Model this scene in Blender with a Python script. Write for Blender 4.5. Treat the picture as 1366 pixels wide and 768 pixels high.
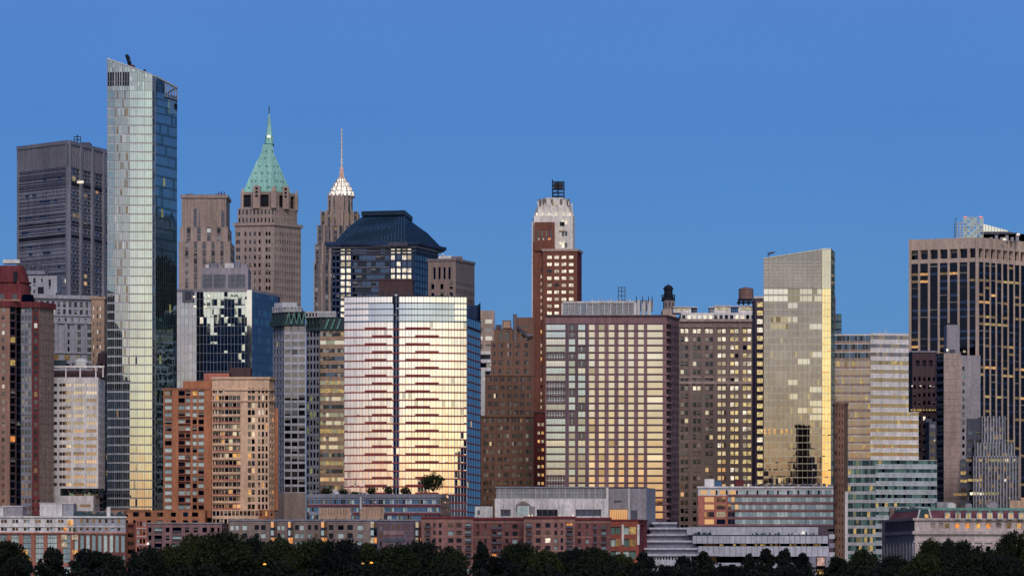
import bpy, math, random
from math import pi, sin, cos, radians, sqrt, atan2, floor
S = bpy.context.scene
for _o in list(bpy.data.objects): bpy.data.objects.remove(_o)
rng = random.Random(11)

# ---------------------------------------------------------------- camera
FPX, HY, CZ, GZ = 5600.0, 790.0, 3.0, 1.5      # focal length in photo pixels, horizon row, eye height, ground height
cam = bpy.data.cameras.new('camera'); cam_o = bpy.data.objects.new('camera', cam); S.collection.objects.link(cam_o)
cam_o.location = (0, 0, CZ); cam_o.rotation_euler = (pi/2, 0, 0)
cam.sensor_width = 36; cam.lens = 36*FPX/1366; cam.shift_y = (HY-384)/1366
cam.clip_start = 1; cam.clip_end = 60000
S.camera = cam_o
# ---------------------------------------------------------------- sky: Nishita high up, afterglow bands near the horizon
SUN_AZ = radians(7)          # the glow stands behind the camera, a little to the right
w = bpy.data.worlds.new('World'); S.world = w; w.use_nodes = True
nt = w.node_tree; N = nt.nodes; L = nt.links; bg = N['Background']
sky = N.new('ShaderNodeTexSky'); sky.sky_type = 'NISHITA'; sky.sun_disc = False
sky.sun_elevation = radians(3); sky.sun_rotation = radians(173); sky.ozone_density = 5
tc = N.new('ShaderNodeTexCoord'); sep = N.new('ShaderNodeSeparateXYZ'); L.new(tc.outputs['Generated'], sep.inputs[0])
def math_(op, a, b=None, clamp=False):
    n = N.new('ShaderNodeMath'); n.operation = op; n.use_clamp = clamp
    for i, v in enumerate((a, b)):
        if v is None: continue
        if isinstance(v, (int, float)): n.inputs[i].default_value = v
        else: L.new(v, n.inputs[i])
    return n.outputs[0]
def ramp(fac, stops):
    n = N.new('ShaderNodeValToRGB'); L.new(fac, n.inputs[0]); cr = n.color_ramp
    while len(cr.elements) < len(stops): cr.elements.new(1)
    for e, (p, c) in zip(cr.elements, stops): e.position = p; e.color = (*c, 1)
    return n.outputs[0]
def mixc(fac, a, b, bt='MIX'):
    n = N.new('ShaderNodeMix'); n.data_type = 'RGBA'; n.blend_type = bt
    if isinstance(fac, (int, float)): n.inputs[0].default_value = fac
    else: L.new(fac, n.inputs[0])
    for i, v in ((6, a), (7, b)):
        if isinstance(v, tuple): n.inputs[i].default_value = (*v, 1)
        else: L.new(v, n.inputs[i])
    return n.outputs[2]
z2 = math_('MULTIPLY', sep.outputs['Z'], 2.0, True)
GLOW = 1.95
west = ramp(z2, [(0, (.88,.36,.16)), (.03, (.93,.45,.19)), (.05, (.95,.60,.31)), (.07, (.94,.76,.47)), (.10, (.91,.82,.64)), (.14, (.83,.80,.73)),
                 (.22, (.64,.71,.74)), (.34, (.46,.55,.68)), (.6, (.26,.34,.50)), (1, (.10,.16,.28))])
east = ramp(z2, [(0, (.130,.305,.545)), (.06, (.115,.290,.560)), (.147, (.100,.269,.570)), (.193, (.086,.249,.588)), (.225, (.081,.233,.588)), (.277, (.088,.233,.600)), (.6, (.05,.14,.42)), (1, (.035,.085,.3))])
side = ramp(z2, [(0, (.26,.30,.40)), (.1, (.18,.27,.45)), (.3, (.12,.22,.45)), (1, (.07,.13,.33))])
hx = math_('MULTIPLY', sep.outputs['X'], sin(SUN_AZ)); hy = math_('MULTIPLY', sep.outputs['Y'], -cos(SUN_AZ))
dot = math_('ADD', hx, hy)
hl = math_('SQRT', math_('ADD', math_('MULTIPLY', sep.outputs['X'], sep.outputs['X']), math_('ADD', math_('MULTIPLY', sep.outputs['Y'], sep.outputs['Y']), 1e-6)))
t = math_('DIVIDE', dot, hl)
fw = math_('POWER', math_('MULTIPLY', math_('SUBTRACT', t, .35), 1/.65, True), 1.35)
fe = math_('MULTIPLY', math_('SUBTRACT', math_('MULTIPLY', t, -1), .3), 1/.6, True)
azx = math_('ADD', math_('MULTIPLY', math_('DIVIDE', sep.outputs['X'], hl), 1.1), .5, True)
wk = mixc(1.0, mixc(1.0, west, (GLOW, GLOW, GLOW), 'MULTIPLY'), ramp(azx, [(0, (.74,.68,.80)), (.45, (.96,.93,.96)), (.62, (1,.98,.93)), (1, (1,.95,.80))]), 'MULTIPLY')
low = mixc(fw, mixc(fe, side, east), wk)
nz = N.new('ShaderNodeTexNoise'); nz.inputs['Scale'].default_value = 9; nz.inputs['Detail'].default_value = 5; L.new(tc.outputs['Generated'], nz.inputs['Vector'])
nm = math_('ADD', math_('MULTIPLY', nz.outputs['Fac'], .07), .965); cx_ = N.new('ShaderNodeCombineXYZ'); [L.new(nm, cx_.inputs[i]) for i in range(3)]
low = mixc(1.0, low, cx_.outputs[0], 'MULTIPLY')
nish = mixc(1.0, sky.outputs[0], (.16, .16, .16), 'MULTIPLY')
hi = math_('MULTIPLY', math_('SUBTRACT', sep.outputs['Z'], .22), 1/.4, True)
L.new(mixc(hi, low, nish), bg.inputs['Color']); bg.inputs['Strength'].default_value = 1.0
# a faint, wide, warm light from the sunset side
sun = bpy.data.lights.new('sun', 'SUN'); sun.energy = 1.4; sun.angle = radians(20); sun.color = (1, .82, .76)
sun_o = bpy.data.objects.new('sun', sun); S.collection.objects.link(sun_o)
sun_o.rotation_euler = (radians(90-38), 0, radians(5)); sun_o.location = (0, -50, 400)
S.view_settings.view_transform = 'Standard'; S.view_settings.look = 'None'; S.view_settings.exposure = 0; S.view_settings.gamma = 1
S.render.engine = 'CYCLES'
try:
    S.cycles.max_bounces = 5; S.cycles.diffuse_bounces = 2; S.cycles.glossy_bounces = 3; S.cycles.use_denoising = True
    S.cycles.sample_clamp_indirect = 4
except Exception: pass

# ---------------------------------------------------------------- materials
def lin(c): return tuple((v/12.92 if v <= .04045 else ((v+.055)/1.055)**2.4) for v in (x/255 for x in c))
MATS = {}
# wall colours as they look in this dusk light; the albedo is that colour over the light that falls on a west front
LIGHT = (.50, .44, .46)
WALLS = dict(
 gray_purple=(102,99,111), blind=(104,98,96), curtain=(150,160,162), curtain_cool=(116,132,138), curtain_blue=(62,88,118), curtain_teal=(72,96,94), teal_dark=(36,54,60), gray_dark=(64,63,76), lime_gray=(124,119,128), lime_warm=(128,110,106), tan=(132,106,92), brown=(104,78,66), brown_dark=(62,46,50),  # matte pane tones in place of mirroring glass, its cool look put into colour
 brown_gray=(110,92,88), band_gray=(74,73,88), band_dark=(56,58,74), joint=(88,84,94), far_wall=(74,88,112), mauve=(110,82,86), mauve_dark=(82,66,76), brick_pale=(120,90,80), red_brick=(94,56,48), red_dark=(84,38,42), red_roof=(92,40,46), shade_red2=(118,60,52), shade_rose=(112,78,76), low_red=(92,58,60), shade_brick=(132,82,72), pale_stone=(148,132,132), copper_lit=(126,168,161), copper=(84,118,112),  # darker low-row brick tones: shade on the waterfront fronts put into the colour
 copper_dark=(42,56,62), white=(182,184,204), white_warm=(184,168,168), beige=(178,142,122), orange=(140,90,68), orange_dark=(116,76,62), stone=(138,117,112), stone_dark=(98,86,88),
 concrete=(120,112,120), concrete_pale=(164,158,160), slate_roof=(20,35,52), near_black=(22,24,34), dark_blue=(30,44,72), mull=(120,120,126), mull_dark=(50,52,62), mull_pale=(170,166,168),
 mull_gold=(164,152,128), red_line=(120,56,56), pale_brick=(150,120,104), tank=(112,86,82), museum=(142,137,148), museum_dark=(104,99,112), pier_tan=(150,128,120), crown_white=(192,174,164),
 ochre_brick=(102,74,64), panel_gray=(108,108,122), panel_pale=(146,142,150), mullion_green=(70,88,92), spandrel_gray=(140,142,150), spandrel_brown=(128,104,98), green_gray=(112,108,113), brick_rose=(140,84,74),
 fin=(126,120,130), red_mansard=(92,54,66), blue_metal=(44,70,100), lead=(58,58,68))
GLASS = dict(  # reflectance tint, roughness
 g_black=((.02,.025,.035),.05), g_dark=((.055,.06,.075),.05), g_mid=((.14,.145,.155),.05), g_blue=((.045,.078,.10),.05), g_side=((.21,.32,.38),.05), g_bandblue=((.38,.45,.53),.05), g_teal=((.09,.16,.18),.05), g_teal2=((.21,.29,.31),.06),
 g_silver=((.40,.41,.40),.05), g_pale=((.50,.50,.48),.07), g_bright=((.72,.72,.70),.06), g_cool=((.28,.36,.40),.06), g_cooldark=((.11,.17,.23),.06), g_cream=((.62,.62,.60),.07), g_gold=((.27,.25,.19),.06), g_gold2=((.185,.175,.14),.06), g_gold3=((.40,.385,.345),.07), g_olive=((.178,.168,.175),.06), g_olive2=((.198,.19,.195),.06), g_edge=((.62,.53,.31),.06), g_tower=((.42,.47,.43),.05),
 g_tower2=((.29,.32,.30),.06), g_green=((.17,.20,.18),.06), g_blind=((.26,.25,.23),.25), g_greenish=((.24,.28,.25),.1), g_brown=((.20,.17,.14),.08), g_navy=((.045,.07,.12),.05))
LIT = dict(lit_window=((255,226,160),.72), lit_warm=((255,190,110),.75), lit_yellow=((236,200,120),.5), lit_white=((255,240,214),1.0), lit_dim=((190,150,90),.35), lit_orange=((255,160,80),.8), lit_crown=((255,248,236),1.35),
 lit_green=((190,190,110),.4), lit_pale=((232,214,180),.55), beacon=((255,70,60),1.2), lit_red=((255,205,190),.55), lamp_orange=((255,160,60),3.0))
def nodes_of(m):
    m.use_nodes = True; return m.node_tree, m.node_tree.nodes['Principled BSDF']
def M(key):
    if key in MATS: return MATS[key]
    m = bpy.data.materials.new(key); nt, p = nodes_of(m); N = nt.nodes; L = nt.links
    tc = N.new('ShaderNodeTexCoord')
    def noise(scale, detail=3, vec=None, sc=None):
        n = N.new('ShaderNodeTexNoise'); n.inputs['Scale'].default_value = scale; n.inputs['Detail'].default_value = detail
        src = tc.outputs['Object']
        if sc:
            mp = N.new('ShaderNodeMapping'); mp.inputs['Scale'].default_value = sc; L.new(src, mp.inputs[0]); src = mp.outputs[0]
        L.new(src, n.inputs['Vector']); return n.outputs['Fac']
    def mr(f, a, b):
        n = N.new('ShaderNodeMapRange'); L.new(f, n.inputs[0]); n.inputs[1].default_value = .3; n.inputs[2].default_value = .7
        n.inputs[3].default_value = a; n.inputs[4].default_value = b; return n.outputs[0]
    def mul(a, b):
        n = N.new('ShaderNodeMath'); n.operation = 'MULTIPLY'; L.new(a, n.inputs[0]); L.new(b, n.inputs[1]); return n.outputs[0]
    if key in WALLS:
        c = [min(.86, v/l) for v, l in zip(lin(WALLS[key]), LIGHT)]
        f = mul(mul(mr(noise(.035, 4), .78, 1.18), mr(noise(1.0, 2, sc=(.7,.7,.05)), .82, 1.15)), mr(noise(.9, 4), .84, 1.14))
        n = N.new('ShaderNodeMix'); n.data_type = 'RGBA'; n.blend_type = 'MULTIPLY'; n.inputs[0].default_value = 1
        n.inputs[6].default_value = (*c, 1); L.new(f, n.inputs[7]); L.new(n.outputs[2], p.inputs['Base Color'])
        p.inputs['Roughness'].default_value = .55 if key in ('copper','copper_lit','blue_metal','slate_roof','mull','mull_pale','mull_gold','lead') else .82
        p.inputs['Specular IOR Level'].default_value = .3
    elif key in GLASS:
        c, r = GLASS[key]; r = r*.3 if r < .09 else r
        f = mr(noise(.12, 3), .88, 1.1)
        n = N.new('ShaderNodeMix'); n.data_type = 'RGBA'; n.blend_type = 'MULTIPLY'; n.inputs[0].default_value = 1
        n.inputs[6].default_value = (*c, 1); L.new(f, n.inputs[7]); L.new(n.outputs[2], p.inputs['Base Color'])
        p.inputs['Metallic'].default_value = 1; p.inputs['Roughness'].default_value = r
        b = N.new('ShaderNodeBump'); b.inputs['Strength'].default_value = .12; b.inputs['Distance'].default_value = .02
        L.new(noise(.22, 1), b.inputs['Height']); L.new(b.outputs[0], p.inputs['Normal'])
    elif key in LIT:
        c, s = LIT[key]; c = lin(c)
        p.inputs['Base Color'].default_value = (.03,.03,.03,1); p.inputs['Roughness'].default_value = .1
        f = mr(noise(.9, 2), .35*s, 1.35*s)
        p.inputs['Emission Color'].default_value = (*c, 1); L.new(f, p.inputs['Emission Strength'])
    MATS[key] = m; return m

# ---------------------------------------------------------------- mesh gathering
class MB:
    def __init__(s): s.v = []; s.f = []; s.m = []; s.keys = []
    def mi(s, k):
        if k not in s.keys: s.keys.append(k)
        return s.keys.index(k)
    def poly(s, pts, k):
        b = len(s.v); s.v += [tuple(p) for p in pts]; s.f.append(tuple(range(b, b+len(pts)))); s.m.append(s.mi(k))
    def box(s, x0, x1, y0, y1, z0, z1, k): s.prism([(x0,y0),(x1,y0),(x1,y1),(x0,y1)], z0, z1, k)
    def prism(s, poly, z0, z1, k, top=None, zt=None):
        n = len(poly); top = top or poly
        for i in range(n):
            a, b = poly[i], poly[(i+1) % n]; c, d = top[(i+1) % n], top[i]
            s.poly([(*a, z0), (*b, z0), (*c, z1), (*d, z1)], k)
        s.poly([(*p, z1) for p in top], k); s.poly([(*p, z0) for p in reversed(poly)], k)
    def cyl(s, x, y, r, z0, z1, k, n=12, r1=None):
        r1 = r if r1 is None else r1
        s.prism([(x+r*cos(2*pi*i/n), y+r*sin(2*pi*i/n)) for i in range(n)], z0, z1, k, [(x+r1*cos(2*pi*i/n), y+r1*sin(2*pi*i/n)) for i in range(n)])
    def bar(s, p, q, r, k, n=5):
        from mathutils import Vector
        p = Vector(p); q = Vector(q); d = (q-p)
        if d.length < 1e-6: return
        d.normalize(); u = d.orthogonal().normalized(); w = d.cross(u)
        A = [p+(u*cos(2*pi*i/n)+w*sin(2*pi*i/n))*r for i in range(n)]; B = [a+(q-p) for a in A]
        for i in range(n): s.poly([A[i], A[(i+1) % n], B[(i+1) % n], B[i]], k)
        s.poly(A, k); s.poly(B, k)
    def dome(s, x, y, r, z0, h, k, n=14, m=5, p=1.0):
        prev = None
        for j in range(m+1):
            a = pi/2*j/m; rr = r*cos(a)**p; zz = z0+h*sin(a)
            ring = [(x+rr*cos(2*pi*i/n), y+rr*sin(2*pi*i/n), zz) for i in range(n)]
            if prev:
                for i in range(n): s.poly([prev[i], prev[(i+1) % n], ring[(i+1) % n], ring[i]], k)
            prev = ring
    def mesh(s, name, off):
        me = bpy.data.meshes.new(name)
        me.from_pydata([(x-off[0], y-off[1], z-off[2]) for x, y, z in s.v], [], s.f)
        for k in s.keys: me.materials.append(M(k))
        me.polygons.foreach_set('material_index', s.m); me.update(); return me
def props(o, label=None, cat=None, group=None, kind=None):
    for k, v in (('label', label), ('category', cat), ('group', group), ('kind', kind)):
        if v: o[k] = v
def link(o): S.collection.objects.link(o); return o
MAXP = 100
class Thing:
    def __init__(s, name, label, cat='building', group=None):
        s.name, s.label, s.cat, s.group = name, label, cat, group; s.parts = {}; s.wins = []; s.plabel = {}; s.wlist = {}
    def mb(s, part):
        if part not in s.parts: s.parts[part] = MB()
        return s.parts[part]
    def done(s, loc=None):
        xs = [v for m in s.parts.values() for v in m.v]
        if loc is None:
            x0 = min(v[0] for v in xs); x1 = max(v[0] for v in xs); y0 = min(v[1] for v in xs); y1 = max(v[1] for v in xs); zz = min(v[2] for v in xs)
            loc = ((x0+x1)/2, (y0+y1)/2, zz)
        keys = [k for k in s.parts if s.parts[k].f]
        if len(keys) == 1 and not s.wins and keys[0] == 'body':
            o = link(bpy.data.objects.new(s.name, s.parts['body'].mesh(s.name, loc))); o.location = loc
            props(o, s.label, s.cat, s.group); return o
        root = link(bpy.data.objects.new(s.name, None)); root.location = loc; root.empty_display_size = 5; props(root, s.label, s.cat, s.group)
        objs = {}
        for k in sorted(keys, key=lambda k: k.count('/')):
            nm = k.split('/')[-1].split('#')[0]
            o = link(bpy.data.objects.new(nm, s.parts[k].mesh(nm, loc)))
            o.parent = objs.get(k.rsplit('/', 1)[0], root) if '/' in k else root
            if k in s.plabel: o['label'] = s.plabel[k]
            objs[k] = o
        if s.wins:
            def area(w):
                q = w[0]; return -abs((q[1][0]-q[0][0]))*abs(q[2][2]-q[1][2])
            ws = sorted(s.wins, key=lambda w: (round(area(w), 0), -w[0][0][2]))
            def pane(m, q, k, bl):
                if bl:
                    lp = lambda a, b: tuple(a[i]+(b[i]-a[i])*(1-bl) for i in range(3)); r0, r1 = lp(q[0], q[3]), lp(q[1], q[2])
                    m.poly([q[0], q[1], r1, r0], k); m.poly([r0, r1, q[2], q[3]], 'blind')
                else: m.poly(q, k)
            for q, k, bl in ws[:MAXP]:
                m = MB(); pane(m, q, k, bl)
                o = link(bpy.data.objects.new('window', m.mesh('window', loc))); o.parent = root
            if ws[MAXP:]:
                m = MB()
                for q, k, bl in ws[MAXP:]: pane(m, q, k, bl)
                o = link(bpy.data.objects.new('window', m.mesh('windows', loc))); o.parent = root; o['kind'] = 'stuff'
        return root

# ---------------------------------------------------------------- placing: photo pixel at a known distance -> metres
def X(px, Y): return (px-683)/FPX*Y
def Z(py, Y): return CZ+(HY-py)/FPX*Y
def P(px, Y): return (X(px, Y), Y)
def rect(l, r, Y, D):
    xl = X(l, Y+D) if l > 683 else X(l, Y); xr = X(r, Y+D) if r < 683 else X(r, Y)
    return [(xl, Y), (xr, Y), (xr, Y+D), (xl, Y+D)]
class Edge:
    def __init__(s, a, b):
        s.a, s.b = a, b; s.L = sqrt((b[0]-a[0])**2+(b[1]-a[1])**2); s.u = ((b[0]-a[0])/s.L, (b[1]-a[1])/s.L); s.n = (s.u[1], -s.u[0])
    def p(s, u, z, o=0): return (s.a[0]+s.u[0]*u+s.n[0]*o, s.a[1]+s.u[1]*u+s.n[1]*o, z)
    def front(s):
        mx, my = (s.a[0]+s.b[0])/2, (s.a[1]+s.b[1])/2; return -(s.n[0]*mx+s.n[1]*my) > 1e-3*sqrt(mx*mx+my*my)
def ebox(mb, e, u0, u1, z0, z1, o0, o1, k):
    pts = [e.p(u0, 0, o1)[:2], e.p(u1, 0, o1)[:2], e.p(u1, 0, o0)[:2], e.p(u0, 0, o0)[:2]]
    mb.prism(pts, z0, z1, k)
def Wt(**kw):
    ks, ws = list(kw), list(kw.values())
    return lambda *a: rng.choices(ks, ws)[0]
def facade(T, e, z0, z1, cols=10, rows=10, wall='brown', pick=None, ww=.5, wh=.55, so=.25, d=.45, sub=1, gap=.1, mt=0, mb=0, ml=0, mr=0, part='wall', smat=None, sd=.15, skip=None, tilt=.0009):
    m = T.mb(part); pick = pick or Wt(g_dark=1); Lh = e.L
    if isinstance(cols, int):
        bay = (Lh-ml-mr)/cols; iv = [(ml+bay*(i+.5-ww/2), ml+bay*(i+.5+ww/2), i) for i in range(cols)]
    else: iv = [(c[0]*Lh, c[1]*Lh, c[2] if len(c) > 2 else i) for i, c in enumerate(cols)]; bay = 0
    out = []
    for u0, u1, tg in iv:
        if sub == 1: out.append((u0, u1, tg))
        else:
            g = gap*(u1-u0); wd = ((u1-u0)-g*(sub-1))/sub
            for q in range(sub): out.append((u0+q*(wd+g), u0+q*(wd+g)+wd, tg))
    iv = out; h = (z1-z0-mt-mb)/rows
    def q(u0, u1, a, b, k=wall, o=0): m.poly([e.p(u0, a, o), e.p(u1, a, o), e.p(u1, b, o), e.p(u0, b, o)], k)
    if mb > 0: q(0, Lh, z0, z0+mb)
    if mt > 0: q(0, Lh, z1-mt, z1)
    for j in range(rows):
        zb = z0+mb+j*h; za, zc = zb+h*so, zb+h*(so+wh); zt = zb+h
        if smat is None:
            q(0, Lh, zb, za); q(0, Lh, zc, zt)
        u = 0
        for u0, u1, tg in iv:
            if smat is None: q(u, u0, za, zc)
            else: q(u, u0, zb, zt); q(u0, u1, zb, za, smat, -sd); q(u0, u1, zc, zt, smat, -sd)
            if skip and skip(tg, j): q(u0, u1, za, zc, smat or wall, -sd if smat else 0)
            else:
                for (A, B) in (((u0, za), (u1, za)), ((u1, za), (u1, zc)), ((u1, zc), (u0, zc)), ((u0, zc), (u0, za))):
                    m.poly([e.p(A[0], A[1]), e.p(A[0], A[1], -d), e.p(B[0], B[1], -d), e.p(B[0], B[1])], wall)
                t1, t2 = rng.gauss(0, tilt)*(u1-u0), rng.gauss(0, tilt)*(zc-za)
                k = pick(tg, j, (u0+u1)/2/Lh, (za-z0)/(z1-z0))
                bl = rng.uniform(.2,.7) if k in ('g_dark','g_black','g_mid','g_brown') and rng.random() < .34 else 0
                T.wins.append(([e.p(u0, za, -d-t1-t2), e.p(u1, za, -d+t1-t2), e.p(u1, zc, -d+t1+t2), e.p(u0, zc, -d-t1+t2)], k, bl))
            u = u1
        if smat is None: q(u, Lh, za, zc)
        else: q(u, Lh, zb, zt)
def curtain(T, e, z0, z1, cols=12, rows=20, vis=.7, glass=None, spand='mull', tilt=.0006, vm=(.12, .12, 'mull', 1), hm=(.15, .1, 'mull', 1), ztop=None, gpart='glass_wall', mpart='mullions', d=0, tz=None):
    g = T.mb(gpart); m = T.mb(mpart); glass = glass or Wt(g_mid=1); h = (z1-z0)/rows; wu = e.L/cols
    zf = (lambda u: ztop[0]+(ztop[1]-ztop[0])*u/e.L) if ztop else (lambda u: 1e9)
    for j in range(rows):
        for i in range(cols):
            u0, u1 = i*wu, (i+1)*wu; za = z0+j*h
            for (a, b, k) in ((za, za+h*(1-vis), spand), (za+h*(1-vis), za+h, None)):
                if b-a < .01: continue
                k = k or glass(i, j, (i+.5)/cols, (j+.5)/rows)
                if callable(k): k = k(i, j, (i+.5)/cols, (j+.5)/rows)
                ta, tb = zf(u0), zf(u1)
                if a >= min(ta, tb) and a >= max(ta, tb)-.01: continue
                t1, t2 = rng.gauss(0, tilt)*wu, rng.gauss(0, tilt)*h
                g.poly([e.p(u0, min(a, ta), d-t1-t2), e.p(u1, min(a, tb), d+t1-t2), e.p(u1, min(b, tb), d+t1+t2), e.p(u0, min(b, ta), d-t1+t2)], k)
    if vm:
        for i in range(0, cols+1, vm[3]):
            u = min(max(i*wu, vm[0]/2), e.L-vm[0]/2); zt = min(z1, zf(u)); ebox(m, e, u-vm[0]/2, u+vm[0]/2, z0, zt, d-.1, d+vm[1], vm[2])
    if hm:
        for j in range(0, rows+1, hm[3]):
            z = z0+j*h
            if z < min(zf(0), zf(e.L)): ebox(m, e, 0, e.L, z-hm[0]/2, z+hm[0]/2, d-.1, d+hm[1], hm[2])
def edges(poly): return [Edge(poly[i], poly[(i+1) % len(poly)]) for i in range(len(poly))]
def tier(T, poly, z0, z1, fn=None, wall='brown', part='wall', **kw):
    """one storey block: window fronts on the sides that can be seen, plain walls on the rest, flat roof"""
    m = T.mb(part)
    for i, e in enumerate(edges(poly)):
        f = fn.get(i) if isinstance(fn, dict) and all(isinstance(q, int) for q in fn) else fn
        if e.front() and f is not None and e.L > 1.2:
            if callable(f): f(T, e, z0, z1)
            else:
                k = dict(f); bay = k.pop('bay', None); fl = k.pop('fl', None); fw = k.pop('fn', 'facade')
                if bay: k['cols'] = max(1, round((e.L-k.get('ml', 0)-k.get('mr', 0))/bay))
                if fl: k['rows'] = max(1, round((z1-z0-k.get('mt', 0)-k.get('mb', 0))/fl))
                if fw == 'curtain': curtain(T, e, z0, z1, **k)
                else: facade(T, e, z0, z1, wall=k.pop('wall', wall), part=k.pop('part', part), **k)
        else: m.poly([(*e.a, z0), (*e.b, z0), (*e.b, z1), (*e.a, z1)], wall)
    m.poly([(*p, z1-.05) for p in poly], wall)
def cornice(T, poly, z, h, o, k, part='cornice', vis=True):
    for e in edges(poly):
        if not vis or e.front(): ebox(T.mb(part), e, -o*.9, e.L+o*.9, z, z+h, -.3, o, k)
def piers(T, e, z0, z1, fr, wd, o, k, part='pier'):
    for f in fr:
        u = f*e.L; ebox(T.mb(part), e, max(0, u-wd/2), min(e.L, u+wd/2), z0, z1, -.3, o, k)
def pbox(T, part, l, r, t, b, Y, D, k):
    T.mb(part).box(X(l, Y), X(r, Y), Y, Y+D, Z(b, Y), Z(t, Y), k)

# ================================================================ setting
def setting(name, verts, mat):
    me = bpy.data.meshes.new(name); me.from_pydata(verts, [], [tuple(range(len(verts)))]); me.materials.append(mat)
    o = link(bpy.data.objects.new(name, me)); o['kind'] = 'structure'; return o
def simple(name, col, rough, bump=None, metallic=0):
    m = bpy.data.materials.new(name); nt, p = nodes_of(m); p.inputs['Base Color'].default_value = (*col, 1); p.inputs['Roughness'].default_value = rough; p.inputs['Metallic'].default_value = metallic
    n = nt.nodes.new('ShaderNodeTexNoise'); n.inputs['Scale'].default_value = bump or 1; n.inputs['Detail'].default_value = 5
    tc = nt.nodes.new('ShaderNodeTexCoord'); nt.links.new(tc.outputs['Object'], n.inputs[0])
    b = nt.nodes.new('ShaderNodeBump'); b.inputs['Strength'].default_value = .4; b.inputs['Distance'].default_value = .3
    nt.links.new(n.outputs[0], b.inputs['Height']); nt.links.new(b.outputs[0], p.inputs['Normal']); return m
setting('water', [(-30000,-30000,0),(30000,-30000,0),(30000,1435,0),(-30000,1435,0)], simple('water', (.01,.03,.045), .08, .25))
gm = MB(); gm.poly([(-30000,1436,GZ),(30000,1436,GZ),(30000,30000,GZ),(-30000,30000,GZ)], 'brown_gray')
g = setting('ground', gm.v, simple('ground', (.06,.07,.05), .95, .4))
sw = MB(); sw.box(-3000, 3000, 1434, 1436, -4, GZ+.9, 'concrete'); o = link(bpy.data.objects.new('seawall', sw.mesh('seawall', (0,1435,0)))); o.location = (0,1435,0)
props(o, 'long low concrete seawall along the water edge before the trees', 'seawall')

# ================================================================ far towers
# -- dark grey slab tower with ribbed crown
Y = 2300
T = Thing('office_tower', 'tall flat-topped dark grey office tower with ribbed crown, left of the slanted glass tower')
zt, zc = Z(193, Y), Z(226, Y)
pl = [P(24, 2318), P(91, 2285), P(152, 2345), P(80, 2400)]
A, B_, _, _ = edges(pl); B_.L
T.mb('wall')
tier(T, pl, GZ, zc, {0: dict(cols=14, fl=4.05, ww=1.0, wh=.62, so=.2, d=.25, wall='gray_purple', smat='gray_purple', sd=.02, pick=lambda tg, j, fu, fz: rng.choices([('band_gray','band_dark','gray_purple','band_gray')[(j*7)%4],'g_navy','lit_dim','lit_white'],[60,5,.7,.25])[0]),
                     1: dict(cols=12, fl=4.05, ww=.8, wh=.6, d=.3, wall='gray_purple', smat='gray_purple', sd=.2, pick=Wt(band_dark=34, band_gray=18, g_navy=18, lit_yellow=3, lit_dim=4, lit_warm=1))}, 'gray_purple')
piers(T, B_, GZ, zt, [0, .25, .5, .75, 1], 2.2, 1.3, 'gray_purple')
piers(T, A, GZ, zt, [0, .99], 1.6, .8, 'gray_purple')
tier(T, pl, zc, zt, None, 'gray_dark', 'crown')
for e in (A, B_): piers(T, e, zc, zt, [i/26 for i in range(27)], .9, .6, 'gray_purple', 'crown')
for e in (A, B_): ebox(T.mb('crown'), e, -.2, e.L+.2, zt-1.2, zt+.8, -.3, .9, 'gray_purple')
for yy in (235, 247, 300, 317): 
    ebox(T.mb('louver_band'), A, 0, A.L, Z(yy+2.6, Y), Z(yy-2.4, Y), -.2, .12, 'near_black' if yy > 280 else 'gray_dark')
    if yy > 240: ebox(T.mb('louver_band'), B_, 0, B_.L, Z(yy+2.6, Y), Z(yy-2.4, Y), -.2, .12, 'near_black')
m = T.mb('antenna'); xm, ym = X(97, Y), Y+25
m.bar((xm,ym,zt), (xm,ym,Z(173,Y)), .35, 'mull_dark')
for dx in (-1.8, 1.8): m.bar((xm+dx,ym,Z(184,Y)), (xm+dx,ym,Z(176,Y)), .25, 'mull_dark')
m.bar((xm-2,ym,Z(180,Y)), (xm+2,ym,Z(180,Y)), .25, 'mull_dark'); m.bar((xm-2,ym,Z(176,Y)), (xm+2,ym,Z(176,Y)), .25, 'mull_dark')
[ebox(T.mb('floor_line'), e, 0, e.L, GZ+4.05*j-.16, GZ+4.05*j+.16, -.1, .3, 'lime_gray') for e in (A, B_) for j in range(20, 58)]
pbox(T, 'roof_box', 108, 120, 190, 194, Y+30, 10, 'gray_dark'); T.mb('lit_sign').box(X(107,Y), X(115,Y), 2283, 2286, Z(248,Y), Z(245,Y), 'lit_white')
T.done()

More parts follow.
